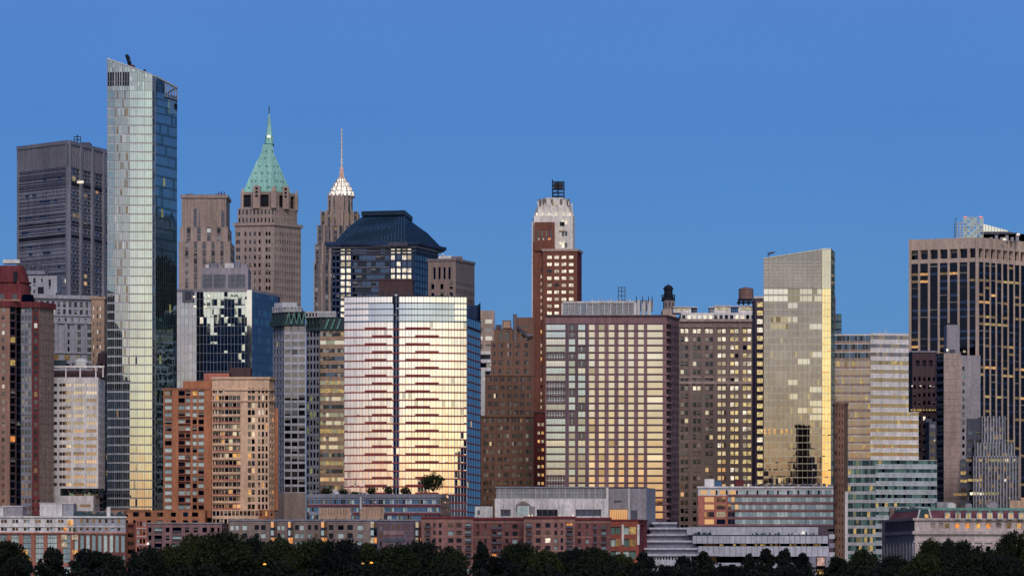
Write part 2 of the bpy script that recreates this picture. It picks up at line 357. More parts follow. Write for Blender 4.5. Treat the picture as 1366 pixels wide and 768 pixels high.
# -- art deco brown stone tower with arched window
Y = 2150
T = Thing('stone_tower', 'brown art deco stone tower with tall arched window below its flat top')
spec = dict(bay=4.6, fl=4.0, ww=.36, wh=.55, d=.5, wall='lime_warm', smat='stone_dark', sd=.3, ml=2, mr=2, pick=Wt(g_dark=5, g_black=2, g_mid=2, g_silver=.8, lit_dim=.3))
tier(T, rect(238, 313, Y, 34), GZ, Z(322, Y), spec, 'lime_warm')
tier(T, rect(240, 309, Y+3, 30), Z(322, Y), Z(302, Y), spec, 'lime_warm')
r3 = rect(242.5, 306.5, Y+5, 26)
tier(T, r3, Z(302, Y), Z(261.5, Y), None, 'lime_warm')
e0 = edges(r3)[0]
piers(T, e0, Z(318,Y), Z(266, Y), [.0, .1, .24, .36, .5, .62, .74, .86, 1], 1.3, .9, 'lime_warm', 'buttress')
for l, r in ((256.5, 266), (293, 299)):
    m = T.mb('arched_window'); x0, x1, za, zb = X(l, Y+4), X(r, Y+4), Z(302, Y), Z(283, Y); yy = Y+4.7
    n = 8; cx, rr = (x0+x1)/2, (x1-x0)/2
    pts = [(x0, yy, za), (x1, yy, za)]+[(cx+rr*cos(pi*i/n), yy, zb+rr*1.3*sin(pi*i/n)) for i in range(n+1)]
    m.poly(pts, 'g_navy')
    for f in (.33, .66): m.bar((x0+(x1-x0)*f, yy-.3, za), (x0+(x1-x0)*f, yy-.3, zb+rr), .35, 'stone_dark')
cornice(T, r3, Z(263, Y), 1.6, .8, 'lime_warm')
pbox(T, 'roof_box', 248, 258, 258.5, 262, Y+8, 8, 'stone_dark'); pbox(T, 'roof_box#2', 262, 300, 259.5, 262, Y+8, 8, 'lime_warm')
m = T.mb('aerial'); 
for i in range(7): m.bar((X(288+i*1.6,Y), Y+8, Z(262,Y)), (X(287+i*1.8+(i%2)*2,Y), Y+8, Z(256.5-(i*37%4),Y)), .3, 'red_dark')
m.bar((X(286,Y), Y+8, Z(258,Y)), (X(298,Y), Y+8, Z(259,Y)), .35, 'red_dark'); T.done()

# -- skyscraper with green copper pyramid
Y = 2250
T = Thing('pyramid_tower', 'stone skyscraper with green copper pyramid roof and spire', 'skyscraper')
WS = dict(wall='lime_warm', d=.55, ww=.42, wh=.5, pick=Wt(g_black=8, g_dark=4, g_mid=1, lit_dim=.15))
def body(l, c, r, Ya, Yb, Yc):
    return [P(l, Ya), P(c, Yb), P(r, Yc), (X(r, Yc)-8, Yc+24), (X(l, Ya)+3, Ya+30)]
# the corner of the shaft points a little right of centre
lo = body(313.5, 366, 401.5, Y+4, Y, Y+18); mid = body(317, 366.5, 396.5, Y+6, Y+2.5, Y+18); 
z1, z2_, z3 = Z(299, Y), Z(277, Y), Z(258, Y)
cl = [(i/11+.02, i/11+.075) for i in range(11)]
tier(T, lo, GZ, z1, {0: dict(WS, cols=[(.03,.075),(.085,.13),(.24,.29),(.36,.41),(.48,.53),(.60,.65),(.78,.83),(.85,.90)], fl=4.15, mt=3), 1: dict(WS, cols=11, fl=4.15, mt=3, ww=.5)}, 'lime_warm')
piers(T, Edge(lo[0], lo[1]), GZ, Z(372, Y), [.18,.32,.445,.565,.71,.96], 2.0, .5, 'lime_warm')
cornice(T, lo, z1-.6, 1.6, .9, 'lime_warm')
tier(T, mid, z1, z2_, {0: dict(WS, cols=10, rows=2, wh=.6), 1: dict(WS, cols=11, rows=2, wh=.6)}, 'lime_warm')
up = body(321, 366.5, 393.5, Y+9, Y+6, Y+18)
tier(T, up, z2_, z3+1.5, {0: dict(WS, cols=[(.03,.30),(.52,.82)], rows=1, wh=.72, so=.12, pick=Wt(near_black=1), d=1.2), 1: dict(WS, cols=[(.22,.5),(.78,.98)], rows=1, wh=.7, so=.12, pick=Wt(near_black=1), d=1.2)}, 'lime_warm')
# pinnacled dormers in front of the roof
for l, r, t_, yo, k in ((337,346.5,246,3,0),(320,323.5,252,8,1),(361.5,368.5,250,1,1),(376,384,246,8,0),(391,395,253,16,1)):
    m = T.mb('pinnacle#%d' % l)
    x0, x1 = X(l, Y), X(r, Y); m.box(x0, x1, Y+yo, Y+yo+6, z2_, Z(t_+4, Y), 'stone')
    m.prism([(x0,Y+yo),(x1,Y+yo),(x1,Y+yo+6),(x0,Y+yo+6)], Z(t_+4,Y), Z(t_-3.5 if k else t_,Y), 'stone', [((x0+x1)/2-.3-(1-k)*1.2,Y+yo+2.5),((x0+x1)/2+.3+(1-k)*1.2,Y+yo+2.5),((x0+x1)/2+.3+(1-k)*1.2,Y+yo+3.5),((x0+x1)/2-.3-(1-k)*1.2,Y+yo+3.5)])
    if not k:
        for q in range(3): m.box((x0+x1)/2-.7, (x0+x1)/2+.7, Y+yo-.06, Y+yo, Z(262-q*5, Y), Z(258.8-q*5, Y), 'near_black')
# roof: square pyramid with flared sides, corner towards the camera
m = T.mb('pyramid_roof')
prof = [(262, 321.5, 365.5, 393.5), (252, 324.5, 365.2, 388.5), (240, 330, 364.5, 382.5), (225, 336.5, 363.6, 376), (212, 342.5, 362.6, 370), (202, 348.3, 361.4, 365.5), (190, 350.6, 360.8, 363.4)]
def ring(row):
    py, l, c, r = row; Yc = Y+9; yl = Yc+(c-l)*.10; yr = Yc+(r-c)*.42
    a, b, d = P(l, yl), P(c, Yc), P(r, yr); e_ = (a[0]+d[0]-b[0], yl+yr-Yc+ (r-l)*.25); return [a, b, d, e_]
rr = [ring(r) for r in prof]
for i in range(len(prof)-1): m.prism(rr[i], Z(prof[i][0], Y), Z(prof[i+1][0], Y), 'copper_lit', rr[i+1])
# dormer windows on the copper
d = T.mb('roof_dormer')
def on_face(py, f, side):
    for i in range(len(prof)-1):
        if prof[i][0] >= py >= prof[i+1][0]:
            tt = (prof[i][0]-py)/(prof[i][0]-prof[i+1][0]); a0, b0 = rr[i][side], rr[i][side+1]; a1, b1 = rr[i+1][side], rr[i+1][side+1]
            p0 = [a0[k]+(b0[k]-a0[k])*f for k in (0,1)]; p1 = [a1[k]+(b1[k]-a1[k])*f for k in (0,1)]
            return [p0[k]+(p1[k]-p0[k])*tt for k in (0,1)]
for py, fs in ((254,(.1,.2,.35,.45,.6,.7,.85)),(247,(.14,.5,.56,.8,.87)),(238.5,(.16,.3,.55,.75)),(228,(.2,.5,.8)),(219,(.3,.7)),(208,(.5,)),(199,(.5,))):
    for sd_ in (0, 1):
        for f in fs:
            x, y = on_face(py, f, sd_)
            d.box(x-.48, x+.48, y-.3, y+.6, Z(py+1.1, Y), Z(py-1.1, Y), 'copper')
cx, cy = X(357, Y), Y+14
m = T.mb('spire'); m.cyl(cx, cy, 2.2, Z(192,Y), Z(179,Y), 'copper_lit', 8, 2.0); m.cyl(cx, cy, 2.7, Z(191.5,Y), Z(188.5,Y), 'copper_dark', 8); m.cyl(cx, cy, 1.9, Z(179,Y), Z(168,Y), 'copper_lit', 8, 1.35); m.cyl(cx, cy, 1.35, Z(168,Y), Z(148,Y), 'copper_lit', 8, .35)
m.bar((cx,cy,Z(149,Y)), (cx,cy,Z(138,Y)), .28, 'mull_dark')
for i in range(8): m.bar((cx+2*cos(i*pi/4), cy+2*sin(i*pi/4), Z(187,Y)), (cx+1.9*cos(i*pi/4), cy+1.9*sin(i*pi/4), Z(178,Y)), .28, 'copper')
T.mb('spire/lamp').dome(cx, cy-2.0, .9, Z(179.3,Y), 1.0, 'lit_crown', 8, 3); T.mb('spire/lamp').cyl(cx, cy-2.0, .9, Z(180.5,Y), Z(179.3,Y), 'lit_crown', 8)
T.done()

# -- slender stepped tower with lit glass lantern and mast
Y = 2350
T = Thing('stepped_tower', 'slender stepped stone tower with bright lit lantern and thin mast', 'skyscraper')
S1 = dict(bay=2.9, fl=4.1, ww=.5, wh=.55, d=.5, wall='stone_dark', smat='gray_dark', pick=Wt(g_dark=6, g_black=5, g_mid=1.5, lit_dim=.3))
steps = [(418.5, 484, 352, 0), (420, 483, 326, 2), (423, 482, 300, 4), (427.5, 480, 281, 6), (437, 470.5, 258, 12)]
zb = GZ
for l, r, t_, o_ in steps:
    p_ = rect(l, r, Y+o_, 34-o_); tier(T, p_, zb, Z(t_, Y), dict(S1, wall='stone' if t_ < 290 else 'stone_dark'), 'stone' if t_ < 290 else 'stone_dark')
    ee = edges(p_)[0]; piers(T, ee, max(zb, Z(420, Y)), Z(t_-2, Y), [.0,.17,.34,.5,.66,.83,1], 1.1, .7, 'lime_warm', 'pier'); zb = Z(t_, Y)
for x_ in (430, 440, 447, 458, 466, 476): T.mb('crown_lamp').box(X(x_, Y), X(x_+1.1, Y), Y+4.6, Y+5, Z(294, Y), Z(286, Y), 'lit_dim')
cx, cy = X(453.6, Y), Y+22
m = T.mb('lantern')
for r_, a, b, r2 in ((7.0,258,251,6.6),(6.0,251,245,5.4),(4.6,245,239,4.0),(3.0,239,233,2.2)):
    m.cyl(cx, cy, r_, Z(a,Y), Z(b,Y), 'lit_crown', 12, r2)
    for i in range(12): m.bar((cx+(r_+.1)*cos(i*pi/6), cy+(r_+.1)*sin(i*pi/6), Z(a,Y)), (cx+(r2+.1)*cos(i*pi/6), cy+(r2+.1)*sin(i*pi/6), Z(b,Y)), .28, 'stone')
    m.cyl(cx, cy, r_+.5, Z(a,Y)-.4, Z(a,Y)+.4, 'stone', 12)
m = T.mb('mast'); m.cyl(cx, cy, 1.6, Z(233,Y), Z(218,Y), 'lit_red', 8, .9); m.cyl(cx, cy, .55, Z(218,Y), Z(165,Y), 'crown_white', 6, .28)
for i in range(9): m.cyl(cx, cy, .75, Z(170+i*5.5,Y), Z(169+i*5.5,Y), 'crown_white' , 6)
T.done()

# -- dark blue tower with hipped slate roof
Y = 2120
T = Thing('hip_roof_tower', 'dark glass office tower with big dark blue hipped roof')
A_, B1, C_ = P(443, Y+3), P(553, Y), P(584, Y+32)
pl = [A_, B1, C_, (C_[0]-18, C_[1]+22), (A_[0]+4, A_[1]+48)]
z0, zt = GZ, Z(330, Y)
colsA = [(.045+i*.0,.0) for i in range(0)]
def litpair(tg, j, fu, fz):
    return rng.choices(['lit_white','lit_pale','g_navy'], [7,4,1.0])[0] if j > 30 else rng.choices(['lit_pale','g_navy'], [2,3])[0]
def fA(T, e, z0, z1):
    def pk(tg, j, fu, fz):
        if tg == 'L': return litpair(tg, j, fu, fz)
        return rng.choices(['g_navy','g_black','gray_dark','lit_dim'], [8,5,.6,.12])[0]
    c = [(.01,.035,'n'),(.055,.085,'n'),(.105,.155,'L'),(.175,.225,'L')]+[(.25+i*.056,.25+i*.056+.055,'n') for i in range(8)]+[(.715,.76,'L'),(.785,.83,'L'),(.85,.90,'L'),(.915,.96,'L')]
    facade(T, e, z0, z1, cols=c, rows=54, wall='dark_blue', pick=pk, wh=.66, so=.12, d=.25, smat='gray_dark', sd=.2)
    for j in range(0, 54): ebox(T.mb('floor_line'), e, e.L*.245, e.L*.70, z0+(z1-z0)*j/54-.35, z0+(z1-z0)*j/54+.05, -.1, .3, 'gray_purple' if j % 3 == 0 else 'gray_dark')
tier(T, pl, z0, zt, {0: fA, 1: dict(fn='curtain', cols=9, rows=52, vis=.8, glass=Wt(g_blue=7, g_teal=3, g_navy=2), spand='dark_blue', vm=(.25,.2,'dark_blue',1), hm=(.3,.2,'slate_roof',1))}, 'dark_blue')
for i, (zz, oo, k, h) in enumerate(((336,.8,'gray_dark',1.0),(331,1.5,'gray_purple',1.6),(327,3.5,'dark_blue',1.6))):
    for e in edges(pl)[:2]: ebox(T.mb('cornice'), e, -oo, e.L+oo, Z(zz,Y), Z(zz,Y)+h, -.4, oo, k)
def hipring(l, c, r, py, yo): return [P(l, Y+yo+2), P(c, Y+yo-4), P(r, Y+yo+34), (X(r,Y)-20, Y+62-yo*.3), (X(l,Y)+6, Y+56-yo*.3)]
m = T.mb('roof'); r0 = hipring(440, 543, 593, 330, 0); m.prism(r0, Z(329,Y), Z(323.5,Y), 'gray_dark')
r1 = hipring(446, 540, 590, 323, 2); r2 = hipring(464,539,570,300,9); r3_ = hipring(485, 539, 549, 283, 16)
m.prism(r1, Z(323.5,Y), Z(301,Y), 'slate_roof', r2); m.prism(r2, Z(301,Y), Z(284,Y), 'slate_roof', r3_)
m.prism(hipring(482,540,550.5,282,14), Z(284,Y), Z(278,Y), 'slate_roof')
for i in range(21):
    f = i/20
    for (ra, rb, s_) in ((r1, r2, 0), (r2, r3_, 0)):
        za_, zb_ = (Z(323.5,Y), Z(301,Y)) if ra is r1 else (Z(301,Y), Z(284,Y))
        p = [ra[0][k]+(ra[1][k]-ra[0][k])*f for k in (0,1)]; q = [rb[0][k]+(rb[1][k]-rb[0][k])*f for k in (0,1)]
        m.bar((*p, za_), (*q, zb_), .16, 'blue_metal', 4)
T.done()
# -- dark brown box in front of it
T = Thing('dark_block', 'small dark brown windowless rooftop block rising behind the curved glass building')
tier(T, rect(505, 552, 1900, 20), GZ, Z(372, 1900), dict(bay=3.2, rows=46, ww=.4, wh=.5, mt=5, wall='brown_dark', pick=Wt(g_black=1)), 'brown_dark')
cornice(T, rect(505, 552, 1900, 20), Z(374, 1900), .8, .3, 'brown_dark'); T.done()
# -- brown grey block
Y = 2050
T = Thing('brick_block', 'plain brown-grey stone block with narrow windows, right of the hipped roof')
pl = [P(571, Y+3), P(608, Y), P(633, Y+24), (X(630,Y), Y+40), (X(575,Y), Y+40)]
sp = dict(bay=4.4, fl=4.3, ww=.34, wh=.55, d=.5, mt=11, wall='brown_gray', smat='brown_gray', sd=.25, pick=Wt(g_dark=4, g_mid=2, g_silver=1, g_black=2))
tier(T, pl, GZ, Z(346, Y), {0: sp, 1: dict(sp, bay=3.4, wall='stone_dark')}, 'brown_gray')
cornice(T, pl[:3]+pl[3:], Z(348,Y), 1.2, .4, 'stone_dark')
for f in (.2,.38,.56,.74): e = edges(pl)[0]; ebox(T.mb('slot'), e, e.L*f, e.L*f+1.0, Z(372,Y), Z(356,Y), -.1, .06, 'g_silver')
pbox(T, 'roof_box', 585, 602, 341, 347, Y+8, 8, 'concrete_pale'); pbox(T, 'roof_box#2', 602, 617, 342, 350, Y+6, 8, 'stone_dark'); pbox(T, 'vent', 590, 592, 338.5, 342, Y+8, 3, 'crown_white'); T.done()

# -- grey ornate building
Y = 2050
T = Thing('office_building', 'pale grey classical office building with heavy window rows and rooftop penthouse beside the red turret')
sp = dict(bay=5.3, ww=.45, d=.6, wall='lime_gray')
dk = Wt(g_black=5, g_dark=5, g_mid=1, lit_dim=.2)
l, r = 22, 127
p_ = [P(l, Y), P(r, Y+14), (X(r,Y)-4, Y+50), (X(l,Y), Y+40)]
tier(T, p_, GZ, Z(480,Y), dict(sp, fl=5, wh=.5, pick=dk), 'lime_gray'); tier(T, p_, Z(480,Y), Z(470,Y), dict(sp, rows=1, wh=.75, so=.1, pick=Wt(g_mid=3, lit_dim=2, g_dark=3)), 'lime_gray')
tier(T, p_, Z(470,Y), Z(430,Y), dict(sp, rows=4, wh=.62, ww=.42, pick=dk), 'lime_gray')
tier(T, p_, Z(430,Y), Z(420,Y), dict(sp, bay=3.3, rows=1, wh=.5, ww=.3, pick=dk), 'lime_gray')
tier(T, p_, Z(420,Y), Z(399,Y), dict(sp, bay=2.9, rows=2, wh=.7, ww=.5, so=.15, pick=Wt(g_black=7, g_dark=4, lit_white=.5)), 'lime_gray')
tier(T, p_, Z(399,Y), Z(396,Y), None, 'lime_gray')
e = edges(p_)[0]; piers(T, e, Z(470,Y), Z(430,Y), [i/8 for i in range(9)], 1.5, .6, 'lime_gray')
for zz, h, o_ in ((397,1.8,1.6),(420,.9,.7),(430,1.0,1.0),(470,1.0,.7)): cornice(T, p_, Z(zz,Y), h, o_, 'lime_gray', 'cornice')
tier(T, rect(26, 83, Y+8, 24), Z(396,Y), Z(366,Y), None, 'lime_gray', 'penthouse')
m = T.mb('penthouse')
for a, b, c, d_ in ((42,45,369,376),(52.5,54.5,370,374),(62.5,65.5,371,380),(42,44,378,380),(48,56,381,390),(35,39,380,387),(42,44,385,389),(72,74,389,393),(76,78,389,393),(63,65,381,383)): m.box(X(a,Y), X(b,Y), Y+7.9, Y+8.2, Z(d_,Y), Z(c,Y), 'near_black')
for a, b in ((30,38),(41,52),(56,60)): T.mb('cooling_tower').cyl(X((a+b)/2,Y), Y+14, X(b,Y)/2-X(a,Y)/2, Z(366,Y), Z(351,Y), 'gray_dark', 10)
pbox(T, 'roof_box', 26, 60, 361, 366, Y+11, 8, 'gray_purple'); T.done()
Y = 1980
T = Thing('tan_building', 'tan brick building with small windows squeezed against the left side of the slanted glass tower')
tier(T, rect(122, 146, Y, 25), GZ, Z(398,Y), dict(cols=[(.12,.2),(.42,.52),(.62,.72)], fl=3.6, wh=.5, d=.4, mt=3, wall='tan', pick=Wt(g_dark=3, g_silver=3, g_black=2)), 'tan'); cornice(T, rect(122,146,Y,25), Z(399,Y), 1.2, .5, 'tan'); T.done()
T = Thing('dark_building', 'dark brown windowless block behind the white balcony building')
tier(T, rect(130, 146, 1900, 20), GZ, Z(471, 1900), dict(bay=3.5, rows=40, ww=.4, wh=.5, mt=4, wall='brown_dark', pick=Wt(g_black=1)), 'brown_dark')
T.mb('roof_box').box(X(133,1900), X(140,1900), 1905, 1912, Z(471,1900), Z(467,1900), 'gray_dark'); T.done()
T = Thing('dark_glass_building', 'narrow dark teal glass building hugging the left foot of the slanted glass tower')
tier(T, rect(137, 150, 1770, 15), GZ, Z(500,1770), dict(fn='curtain', bay=1.6, fl=3.3, vis=.75, glass=Wt(g_teal=3, g_black=3, g_navy=2, lit_dim=.15), spand='near_black', vm=(.15,.1,'mullion_green',1), hm=(.2,.12,'mullion_green',1)), 'near_black'); T.done()

# ================================================================ slanted glass tower
Y = 1760
T = Thing('glass_tower', 'very tall curved glass tower with slanted open crown', 'skyscraper')
npts = 7; fx = [(143 + (203-143)*i/(npts-1)) for i in range(npts)]
front = [P(x, Y+2.8*(1-sin(pi*(.24+.44*i/(npts-1))))) for i, x in enumerate(fx)]
corner = [P(207, Y+2.2)]
endp = P(236, Y+22); back = [(endp[0]-6, Y+42), (front[0][0]+3, Y+40)]
pl = front+corner+[endp]+back
zr = Z(121, Y); rows = 57
def zcrown(px): return Z(78+(px-143)*(101-78)/(205-143), Y) if px < 205 else Z(101+(px-205)*8/31, Y)
def gl(k):
    def f(i, j, fu, fz):
        r = rng.random()
        if k == 0: return 'g_teal2' if r < .6 else 'g_tower2'
        if k in (1, 2): return 'g_tower2' if r < .72 else ('g_silver' if r < .84 else ('g_brown' if r < .985 else 'lit_dim'))
        return 'g_tower' if r < .95 else 'g_silver'
    return f
es = edges(pl)
for i in range(npts-1):
    e = es[i]; k = i
    curtain(T, e, GZ, zr, cols=4, rows=rows, vis=.84, glass=gl(0 if i == 0 else (1 if i < 3 else 3)), spand='g_blind' if i >= 3 else 'mull', vm=(.12,.06,'mull',1), hm=(.16,.08,'mull_pale',1))
curtain(T, es[npts-1], GZ, zr, cols=1, rows=rows, vis=.8, glass=Wt(g_teal=2, g_side=1), spand='mull_dark', vm=(.35,.15,'mull',1), hm=(.2,.1,'mull',1))
def gr(i, j, fu, fz):
    r = rng.random(); return 'g_side' if r < .72 else ('g_teal' if r < .88 else ('g_teal2' if r < .99 else 'lit_green'))
curtain(T, es[npts], GZ, Z(150,Y), cols=11, rows=46, vis=.8, glass=gr, spand='g_teal', vm=(.1,.05,'mullion_green',1), hm=(.16,.08,'mull_dark',1), tilt=.0015)
curtain(T, es[npts], Z(150,Y), zr, cols=11, rows=3, vis=.85, glass=gr, spand='g_teal', vm=(.1,.05,'mullion_green',1), hm=(.16,.08,'mull_dark',1))
for e in es[npts+1:]: T.mb('wall').poly([(*e.a, GZ), (*e.b, GZ), (*e.b, zr), (*e.a, zr)], 'dark_blue')
# open crown: glass screen on ribs
for i in range(npts):
    e = es[i]; pa = fx[min(i, npts-1)] if i < npts-1 else 203; pb = fx[i+1] if i < npts-1 else 207
    za, zb_ = zcrown(pa), zcrown(pb)
    dark = lambda ii, jj, fu, fz, i=i: ('g_black' if (i < 3 and 1 <= jj <= 3) else ('g_tower2' if rng.random() < .7 else 'g_tower'))
    curtain(T, e, zr, Z(78,Y)+.1, cols=3 if i < npts-1 else 1, rows=7, vis=1, glass=dark, vm=(.22,.2,'mull_pale' if i % 2 else 'mull',1), hm=(.12,.1,'mull',2), ztop=(za, zb_), gpart='crown_screen', mpart='crown_screen/rib')
    T.mb('crown_rim').bar((*e.a, za), (*e.b, zb_), .32, 'mull_pale')
e = es[npts]; za, zb_ = zcrown(205), zcrown(236); m = T.mb('crown_frame')
curtain(T, Edge(e.a, e.p(e.L*.42, 0)[:2]), zr, zcrown(216), cols=4, rows=3, vis=1, glass=Wt(g_teal=1, g_blue=2), ztop=(zcrown(207), zcrown(217)), vm=(.15,.1,'mull_dark',1), hm=(.15,.1,'mull_dark',1), gpart='crown_screen', mpart='crown_screen/rib')
m.bar((*e.a, za), (*e.b, zb_), .5, 'concrete_pale')
for f in (.45,.55,.66,.78,.9,1): p = e.p(e.L*f, 0); m.bar((p[0],p[1],zr-2), (p[0],p[1],za+(zb_-za)*f), .28, 'mull')
m.bar((*e.p(e.L*.42,0)[:2], Z(126,Y)), (*e.b, Z(127,Y)), .4, 'mull_dark'); m.bar((*endp, zb_), (*back[0], zb_), .4, 'mull_dark')
T.mb('penthouse').prism([e.p(e.L*.62,0,.3)[:2], e.p(e.L*.93,0,.3)[:2], e.p(e.L*.93,0,-6)[:2], e.p(e.L*.62,0,-6)[:2]], Z(146,Y), Z(128,Y), 'g_gold3')
T.mb('penthouse').prism([e.p(e.L*.86,0,.5)[:2], e.p(e.L*.97,0,.5)[:2], e.p(e.L*.97,0,-6)[:2], e.p(e.L*.86,0,-6)[:2]], Z(139,Y), Z(131,Y), 'near_black')
m = T.mb('roof_crane'); yy = Y+8
m.bar((X(173,Y),yy,Z(91,Y)), (X(170,Y),yy,Z(79,Y)), .9, 'near_black'); m.bar((X(171,Y),yy,Z(83,Y)), (X(166.5,Y),yy,Z(70,Y)), .75, 'near_black'); m.bar((X(171,Y),yy,Z(76,Y)), (X(168,Y),yy,Z(71,Y)), .5, 'near_black')
m.box(X(169,Y), X(177,Y), yy-1, yy+2, Z(92,Y), Z(84,Y), 'red_dark'); m.bar((X(190,Y),yy,Z(95,Y)), (X(191,Y),yy,Z(90,Y)), .6, 'near_black')
T.mb('roof_deck').poly([(*p, zr) for p in pl], 'mull_dark')
T.done()

# ================================================================ brown tower on the left edge
Y = 1660
T = Thing('apartment_tower', 'brown brick apartment tower topped by a red round drum at the left edge')
bw = Wt(g_dark=4, g_black=2, g_mid=2, g_silver=.7, lit_dim=.5)
pts = [P(-40, Y), P(13, Y), P(22, Y+3), P(28, Y+5), P(42, Y+5), P(43, Y+5.5), P(52, Y+5.5), P(72, Y+17), (X(72,Y)-6, Y+40), (X(-40,Y), Y+40)]
zt = Z(408, Y)
F = dict(fl=3.05, wall='tan', d=.4)
tier(T, pts, GZ, zt, {0: dict(F, cols=[(.10,.17),(.28,.35),(.46,.53),(.62,.68),(.80,.87)], wh=.5, wall='brick_pale', pick=Wt(g_dark=3, g_silver=1, g_mid=3, g_black=2)),
   1: dict(F, cols=1, ww=.8, wh=.75, wall='brown_dark', pick=Wt(g_green=3, g_dark=3, lit_yellow=.6, lit_orange=.25, g_silver=1)),
   2: dict(F, cols=1, ww=.9, wh=.85, so=.08, wall='near_black', pick=Wt(g_black=4, g_navy=3, lit_orange=.15)),
   3: dict(F, cols=3, ww=.7, wh=.62, wall='gray_purple', pick=Wt(g_mid=3, g_dark=4, g_blue=1)), 4: None,
   5: dict(F, cols=[(.25,.75)], wh=.62, wall='red_dark', pick=Wt(g_black=3, g_dark=3, g_silver=.6, lit_dim=.4)),
   6: dict(F, cols=5, ww=.4, wh=.5, wall='brown_gray', pick=bw)}, 'brown_gray')
for j in range(18, 46):
    z_ = zt-j*3.05
    if j > 24: ebox(T.mb('balcony#%d' % j), Edge(pts[5], pts[6]), 0, 3, z_-.2, z_+.9, -.1, .9, 'red_dark')
for e in edges(pts)[:7]: ebox(T.mb('cornice'), e, -.3, e.L+.3, zt-.3, zt+2.0, -.3, .8, 'red_dark')
tier(T, [P(-40,Y+3), P(28,Y+4), P(28,Y+25), P(-40,Y+25)], zt, Z(388,Y), dict(bay=5, rows=1, ww=.4, wh=.6, wall='red_roof', pick=Wt(g_dark=1)), 'red_roof', 'drum_base')
cx, cy = X(8,Y), Y+16
T.mb('drum').cyl(cx, cy, 8.6, Z(400,Y), Z(366,Y), 'red_dark', 24, 7.0); T.mb('drum').cyl(cx, cy, 7.0, Z(366,Y), Z(351,Y), 'red_dark', 24, 5.3); T.mb('drum').cyl(cx, cy, 8.2, Z(374,Y), Z(372.5,Y), 'red_dark', 24)
T.mb('drum/opening').box(X(15,Y), X(19.5,Y), cy-8.2, cy-6.0, Z(374,Y), Z(360,Y), 'near_black')
T.mb('curved_screen').prism([P(22,Y+8), P(31,Y+9), P(31,Y+14), P(22,Y+14)], zt, Z(372,Y), 'red_roof', [P(22,Y+8), P(26,Y+9), P(26,Y+14), P(22,Y+14)])
m = T.mb('glass_canopy'); m.prism([P(29,Y+6), P(49,Y+8), P(49,Y+16), P(29,Y+16)], zt, Z(390,Y), 'g_blue', [P(29,Y+10), P(44,Y+12), P(44,Y+16), P(29,Y+16)])
T.mb('parapet').box(X(-40,Y), X(27,Y), Y+.2, Y+1, zt+2, Z(399,Y), 'brick_pale')
pbox(T, 'roof_box', 4, 26, 346, 351, Y+12, 6, 'concrete_pale')
for i in range(5): T.mb('antenna').bar((X(5+i*4.5,Y), Y+14, Z(346,Y)), (X(5+i*4.5,Y), Y+14, Z(341+(i*7%3),Y)), .15, 'mull_dark')
T.done()

# ================================================================ white building with balconied base
Y = 1700
T = Thing('white_building', 'white apartment block with rows of triple warm windows below the grey tower')
p_ = rect(68.5, 140, Y, 28)
tier(T, p_, Z(651,Y), Z(503,Y), {0: dict(cols=[(.02,.12),(.17,.42),(.47,.70),(.75,.965)], rows=14, wh=.42, so=.3, d=.4, sub=1, mt=1.6, wall='white', pick=Wt(g_gold3=5, g_pale=2, g_gold=3, g_brown=3, lit_pale=.4)), 1: dict(cols=3, rows=14, ww=.3, wh=.4, wall='white', pick=Wt(g_dark=1))}, 'white')
e0 = edges(p_)[0]
for c in ((.17,.42),(.47,.70),(.75,.965)):
    for q in (1,2,3): u = e0.L*(c[0]+(c[1]-c[0])*q/4); ebox(T.mb('mullion'), e0, u-.12, u+.12, Z(649,Y), Z(508,Y), -.42, -.2, 'beige')
tier(T, rect(80, 138, Y+5, 20), Z(662,Y), Z(651,Y), dict(bay=3, rows=1, ww=.9, wh=.8, so=.1, wall='gray_dark', pick=Wt(g_dark=3, g_teal=1, g_mid=1)), 'gray_dark', 'lobby')
pbox(T, 'wall', 68.5, 80, 651, 690, Y, 20, 'white')
tier(T, rect(73, 133, Y-4, 26), GZ, Z(661,Y), dict(cols=[(.33,.60),(.66,.93)], rows=14, wh=.4, so=.2, wall='white', mt=2.4, pick=Wt(g_mid=2, lit_yellow=.4, g_dark=1)), 'white', 'podium')
m = T.mb('terrace_planter'); m.box(X(90,Y), X(128,Y), Y+1, Y+3, Z(655.5,Y), Z(652.5,Y), 'red_roof')
for i in range(60): x = X(rng.uniform(90,137),Y); z_ = Z(rng.uniform(651,657),Y); m.box(x-.4,x+.4,Y+.5,Y+1.2,z_-.3,z_+.4,'copper_dark')
for x_ in (70, 87, 106, 127, 136.5): pbox(T, 'roof_frame', x_, x_+1.6, 490, 503, Y+2, 1, 'white_warm')
pbox(T, 'roof_frame', 68.5, 139, 487.5, 490.2, Y+2, 1, 'white_warm'); pbox(T, 'penthouse', 70, 137, 494, 503, Y+7, 12, 'brown_dark'); pbox(T, 'penthouse/green_screen', 69, 88, 480, 487, Y+10, 3, 'copper_dark')
T.mb('roof_tank').cyl(X(104,Y), Y+12, 2.9, Z(487,Y), Z(480,Y), 'concrete_pale', 14); T.mb('roof_tank').dome(X(104,Y), Y+12, 2.9, Z(480,Y), 1.4, 'concrete_pale')
for x_ in (92,98,112,118,124): T.mb('vent').box(X(x_,Y), X(x_+2.5,Y), Y+10, Y+12, Z(489,Y), Z(482+(x_*7%4),Y), 'gray_dark')
T.done()

